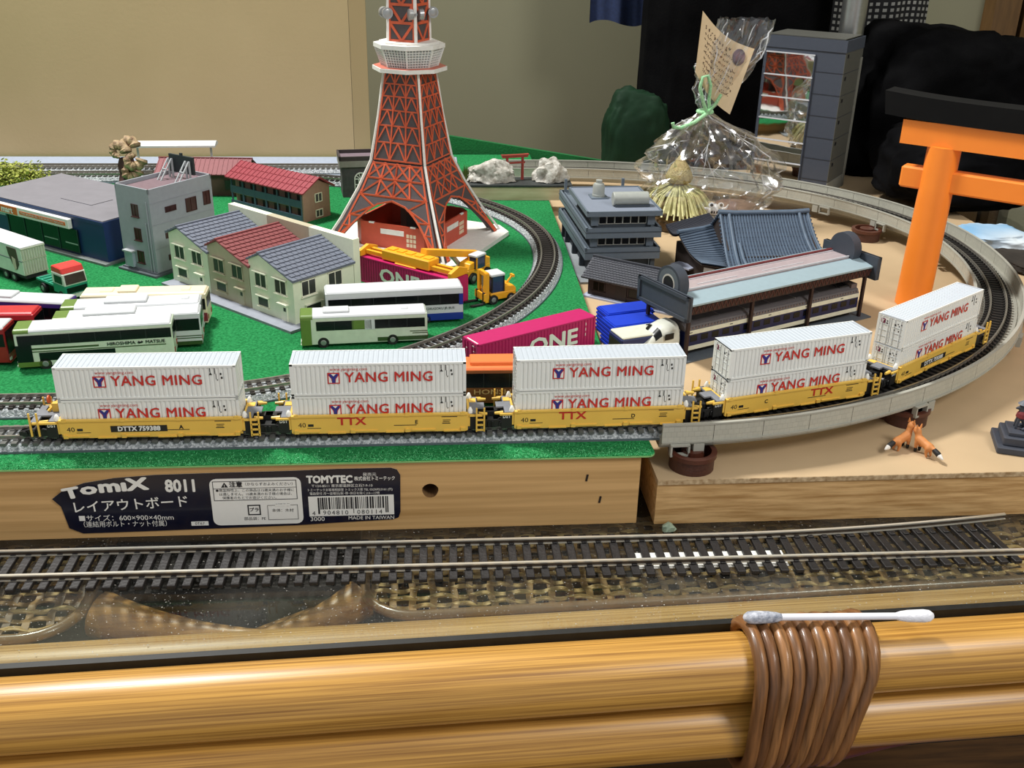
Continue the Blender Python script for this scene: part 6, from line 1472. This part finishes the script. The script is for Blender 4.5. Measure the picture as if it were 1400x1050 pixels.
def fox(loc, rz, label, up):
    t = thing('fox_figure', label, 'fox', loc, rz, 'pair of toy foxes')
    # local +x is forward
    h = 7.6+up; t.scale = (1.12, 1.12, 1.2)
    blob('body', [([(-3.6,0,4.2),(-1,0,4.6),(2.6,0,5.4)],[1.9,1.8,2.0]), ([(2.8,0,5.6),(4.0,0,h)],[1.6,1.3]), ([(4.0,0,h),(4.6,0,h+0.4)],[1.7,1.6]), ([(5.2,0,h+0.1),(7.0,0,h-0.4)],[1.1,0.5])] +
         [([(x,sy*1.1,4.2),(x+0.5*(1 if x < 0 else -0.2),sy*1.25,2.2),(x-0.1,sy*1.25,0.55)],[1.2 if x < 0 else 0.95,0.7,0.55]) for x in (-3.6,2.6) for sy in (-1,1)] +
         [([(-4.6,0,4.6),(-6.4,0,4.2)],[0.9,1.0])], m_fx, t)
    for sy in (-1, 1):
        MB().ext([(3.6,sy*0.5,h+1.4),(3.6,sy*1.7,h+1.2),(3.5,sy*1.3,h+3.2)], (0.5,0,0)).build('ear', m_fx, t)
        MB().lathe([(0.1,-0.35),(0.4,0),(0.1,0.35)], (5.5,sy*0.85,h+0.7), 8).build('eye', m_fxb, t); blob('sock', [([(2.45,sy*1.25,1.6),(2.5,sy*1.25,0.55)],[0.75,0.68])], m_fxb, t, 0.25)
    blob('muzzle', [([(5.4,0,h-0.4),(6.9,0,h-0.5)],[0.95,0.55])], m_fxw, t, 0.25); MB().lathe([(0.1,-0.3),(0.35,0),(0.1,0.3)], (7.4,0,h-0.2), 8).build('nose', m_fxb, t)
    blob('chest', [([(3.6,0,h-1.4),(3.4,0,5.0),(2.0,0,3.8)],[0.9,1.3,1.0])], m_fxw, t, 0.3)
    blob('tail', [([(-6.0,0,4.2),(-8.4,0,3.4)],[1.1,1.25])], m_fxb, t, 0.3); blob('tail_tip', [([(-9.0,0,3.0),(-10.8,0,2.4)],[1.15,0.5])], m_fxw, t, 0.28)
    return t
fox((225.5, 419.6, M_), rad(28), 'toy fox at left of the nuzzling pair below the viaduct', 1.6)
fox((233.2, 414.2, M_), rad(112), 'toy fox at right of the nuzzling pair, tail towards the board edge', 0.6)
sx_ = thing('fox_statue', 'dark stone fox statue with red bib on a stepped pedestal at the right edge', 'statue', (283.5, 419, M_), rad(-20))
m_sl = mat('statue_slate', (62,66,76), 0.6, var=0.1, scale=200)
MB().box(-11, -11, 0, 11, 11, 3.6).build('plinth', m_sl, sx_, bevel=0.5); MB().box(-8.6, -8.6, 3.6, 8.6, 8.6, 8.0).build('plinth_step', m_sl, sx_, bevel=0.5); MB().box(-6.6, -6.6, 8.0, 6.6, 6.6, 10.0).build('plinth_step', m_sl, sx_, bevel=0.3)
blob('body', [([(3,0,12),(1,0,14.5),(-1.2,0,18)],[3.0,2.6,1.9]), ([(-1.4,0,18.4),(-1.6,0,21)],[1.7,1.7]), ([(-2.6,0,20.6),(-4.4,0,20)],[1.2,0.6]), ([(-2.2,-1.4,16),(-2.9,-1.5,13),(-3.2,-1.5,10.4)],[1.0,0.8,0.8]), ([(-2.2,1.4,16),(-2.9,1.5,13),(-3.2,1.5,10.4)],[1.0,0.8,0.8]), ([(2.5,-2.2,11.4),(0,-2.8,10.6)],[1.6,1.0]), ([(2.5,2.2,11.4),(0,2.8,10.6)],[1.6,1.0]), ([(5,0,12),(6.4,0,17),(5,0,20)],[1.0,1.3,0.6])], m_sl, sx_, 0.4)
MB().lathe([(0.2,22.2),(2.8,22.6),(1.0,24.2),(0.1,24.6)], (-1.6,0,0), 12).build('hat', mat('hat_grey', (104,108,116), 0.6), sx_)
MB().lathe([(1.6,19.2),(2.5,17.8),(2.9,16.0),(2.6,15.6)], (-1.2,0,0), 14).build('bib', mat('bib_red', (112,36,40), 0.7), sx_)

# ------------------------------------------------------------------ backdrop things
m_card = mat('cardboard', (186,164,124), 0.85, col2=(176,154,114), scale=7, bump=0.08, bscale=300)
cb = thing('cardboard_sheet', 'large tan cardboard sheet standing behind the model town', 'cardboard', (0, 984, T))
MB().box(-760, 0, 0, -66, 4, 330).build('panel', m_card, cb); MB().ext([(-65.6,0,0),(-65.6,0,330),(-51,6,330),(-51,6,0)], (0,4,0)).build('flap', mat('cardboard_flap', (188,164,122), 0.85, var=0.04, scale=9), cb)
gp = thing('felt_board', 'green felt-covered panel leaning behind the rocks and little gate', 'panel', (0, 1004, 0))
MB().prismy([(-40,0),(235,0),(235,19),(-40,62.5)], 0, 5).build('felt_face', mat('green_felt', (18,104,50), 0.95, var=0.12, scale=300, bump=0.4), gp)
def mound(name, label, cat, c, r, m, seed, amp=0.22, fold=3.0, sq=0.7):
    bm = bmesh.new(); bmesh.ops.create_icosphere(bm, subdivisions=5, radius=1)
    for v in bm.verts:
        p = v.co.copy(); q = Vector([math.copysign(abs(k)**sq, k) for k in p])
        d = 1+amp*noise.noise(p*1.3+Vector((seed,0,0)))+amp*0.5*abs(noise.noise(p*fold+Vector((0,seed,0))))+amp*0.22*noise.noise(Vector((p.x*9,p.y*9,p.z*3))+Vector((seed,seed,0)))
        v.co = Vector((q.x*r[0]*d, q.y*r[1]*d, max(0, (q.z*d*0.5+0.5))*r[2]))*S
    me = bpy.data.meshes.new(name); bm.to_mesh(me); bm.free(); me.materials.append(m); me.shade_smooth()
    return tag(put(name, me, None, c), label, cat)
m_blk2 = mat('cloth_black', (5,5,6), 0.95, col2=(14,14,15), scale=30, bump=0.3, bscale=500, spec=0.05)
mound('backpack', 'black backpack leaning against the wall behind the clear bag', 'bag', (300, 1030, 0), (84, 34, 330), m_blk2, 2, 0.10, 3, 0.5)
mound('jacket', 'heap of black jacket behind the big orange gate', 'jacket', (505, 1010, 0), (105, 62, 158), m_blk2, 9, 0.22)
mound('jacket', 'lower black garment bundle between tower block and orange gate', 'jacket', (464, 868, M_), (66, 56, 66), mat('cloth_black2', (6,6,7), 0.95, col2=(16,16,18), scale=40, spec=0.05), 4, 0.2)
mound('green_bag', 'dark green bag slumped beside the black backpack', 'bag', (200, 972, 0), (31, 17, 100), mat('bag_green', (8,34,18), 0.7, col2=(16,46,26), scale=40, bump=0.4, spec=0.2), 6, 0.2)
mound('towel', 'crumpled light blue and white towel beyond the viaduct at right', 'towel', (436, 742, M_), (26, 24, 12), mat('towel_blue', (96,160,206), 0.9, col2=(214,222,226), scale=22, bump=0.5, detail=1), 5, 0.3)
mound('dark_blanket', 'dark brown cloth bunched at the right edge below the blue towel', 'cloth', (436, 690, M_), (18, 26, 7), mat('cloth_brown', (44,38,32), 0.95, var=0.3, scale=60), 7, 0.25)
def hanging(name, label, cat, x0, x1, y, z0, z1, m, wv=5.0):
    b = MB(); fn = lambda s, t, d=0: (x0+(x1-x0)*s, y+d+wv*math.sin(s*14)+wv*0.5*math.sin(s*31+t*3), z0+(z1-z0)*t+3*math.sin(s*9)*(1-t))
    b.grid(fn, 60, 10); b.grid(lambda s, t: fn(s, t, 2.0), 60, 10); return tag(b.build(name, m, None, smooth=60), label, cat)
def check_mat():
    m = bpy.data.materials.new('gingham'); m.use_nodes = True; N, L = nodes_of(m); b = N['Principled BSDF']; b.inputs['Roughness'].default_value = 0.9
    tc = N.new('ShaderNodeTexCoord'); br = N.new('ShaderNodeTexBrick'); br.offset = 0; br.inputs['Scale'].default_value = 1; br.inputs['Brick Width'].default_value = 6.0; br.inputs['Row Height'].default_value = 6.0; br.inputs['Mortar Size'].default_value = 1.5; br.inputs['Mortar Smooth'].default_value = 0.1
    br.inputs['Color1'].default_value = lin((150,150,144)); br.inputs['Color2'].default_value = lin((130,130,126)); br.inputs['Mortar'].default_value = lin((16,16,18)); mp = N.new('ShaderNodeMapping'); mp.inputs['Scale'].default_value = (154, 270, 1); L.new(tc.outputs['UV'], mp.inputs[0]); L.new(mp.outputs[0], br.inputs['Vector']); L.new(br.outputs['Color'], b.inputs['Base Color']); return m
hanging('checked_shirt', 'black and white checked shirt hanging behind the metal pole', 'shirt', 366, 520, 1085, 60, 330, check_mat())
hanging('jeans', 'dark blue jeans hanging at the top beside the backpack', 'jeans', 166, 250, 1075, 150, 330, mat('denim', (26,40,74), 0.9, var=0.2, scale=400), 3)
MB().cyl((0,0,0),(0,0,430),11.2,n=28).build('metal_pole', mat('brushed_aluminium', (170,172,168), 0.3, 0.9, var=0.05), None, (392, 968, 0), smooth=True); tag(bpy.data.objects['metal_pole'], 'silver metal pole rising behind the charcoal tower block', 'pole')
ub = thing('storage_box', 'blue plastic box on the floor under the table edge', 'box', (265, 330, -720)); MB().box(-90, -40, 0, 90, 60, 380).build('body', mat('box_blue', (20,44,150), 0.4), ub, bevel=4); MB().box(-94, -44, 380, 94, 64, 400).build('lid', mat('box_blue', (20,44,150)), ub, bevel=3)

# ------------------------------------------------------------------ lettering becomes mesh
def embolden(me, b):
    if b <= 0: return
    bm = bmesh.new(); bm.from_mesh(me); src = list(bm.faces)
    for k, (dx, dy) in enumerate(((b,0),(-b,0),(0,b),(0,-b),(b*.7,b*.7),(-b*.7,b*.7),(b*.7,-b*.7),(-b*.7,-b*.7))):
        r = bmesh.ops.duplicate(bm, geom=src)
        bmesh.ops.translate(bm, verts=[g for g in r['geom'] if isinstance(g, bmesh.types.BMVert)], vec=(dx, dy, (k+1)*1.2e-5))
    bm.to_mesh(me); bm.free()
def fix_text():
    bpy.context.view_layer.update(); dg = bpy.context.evaluated_depsgraph_get(); cache = {}
    for o in [o for o in bpy.data.objects if o.type == 'FONT']:
        if o.data.name not in cache:
            me = bpy.data.meshes.new_from_object(o.evaluated_get(dg)); me.name = 'lettering'; embolden(me, o.data.get('bold', 0.0)); cache[o.data.name] = me
        n = bpy.data.objects.new('lettering', cache[o.data.name]); COL.objects.link(n); n.parent = o.parent
        n.location = o.location; n.rotation_euler = o.rotation_euler; n.scale = o.scale
        if 'label' in o: n['label'] = o['label']
        bpy.data.objects.remove(o)
fix_text()
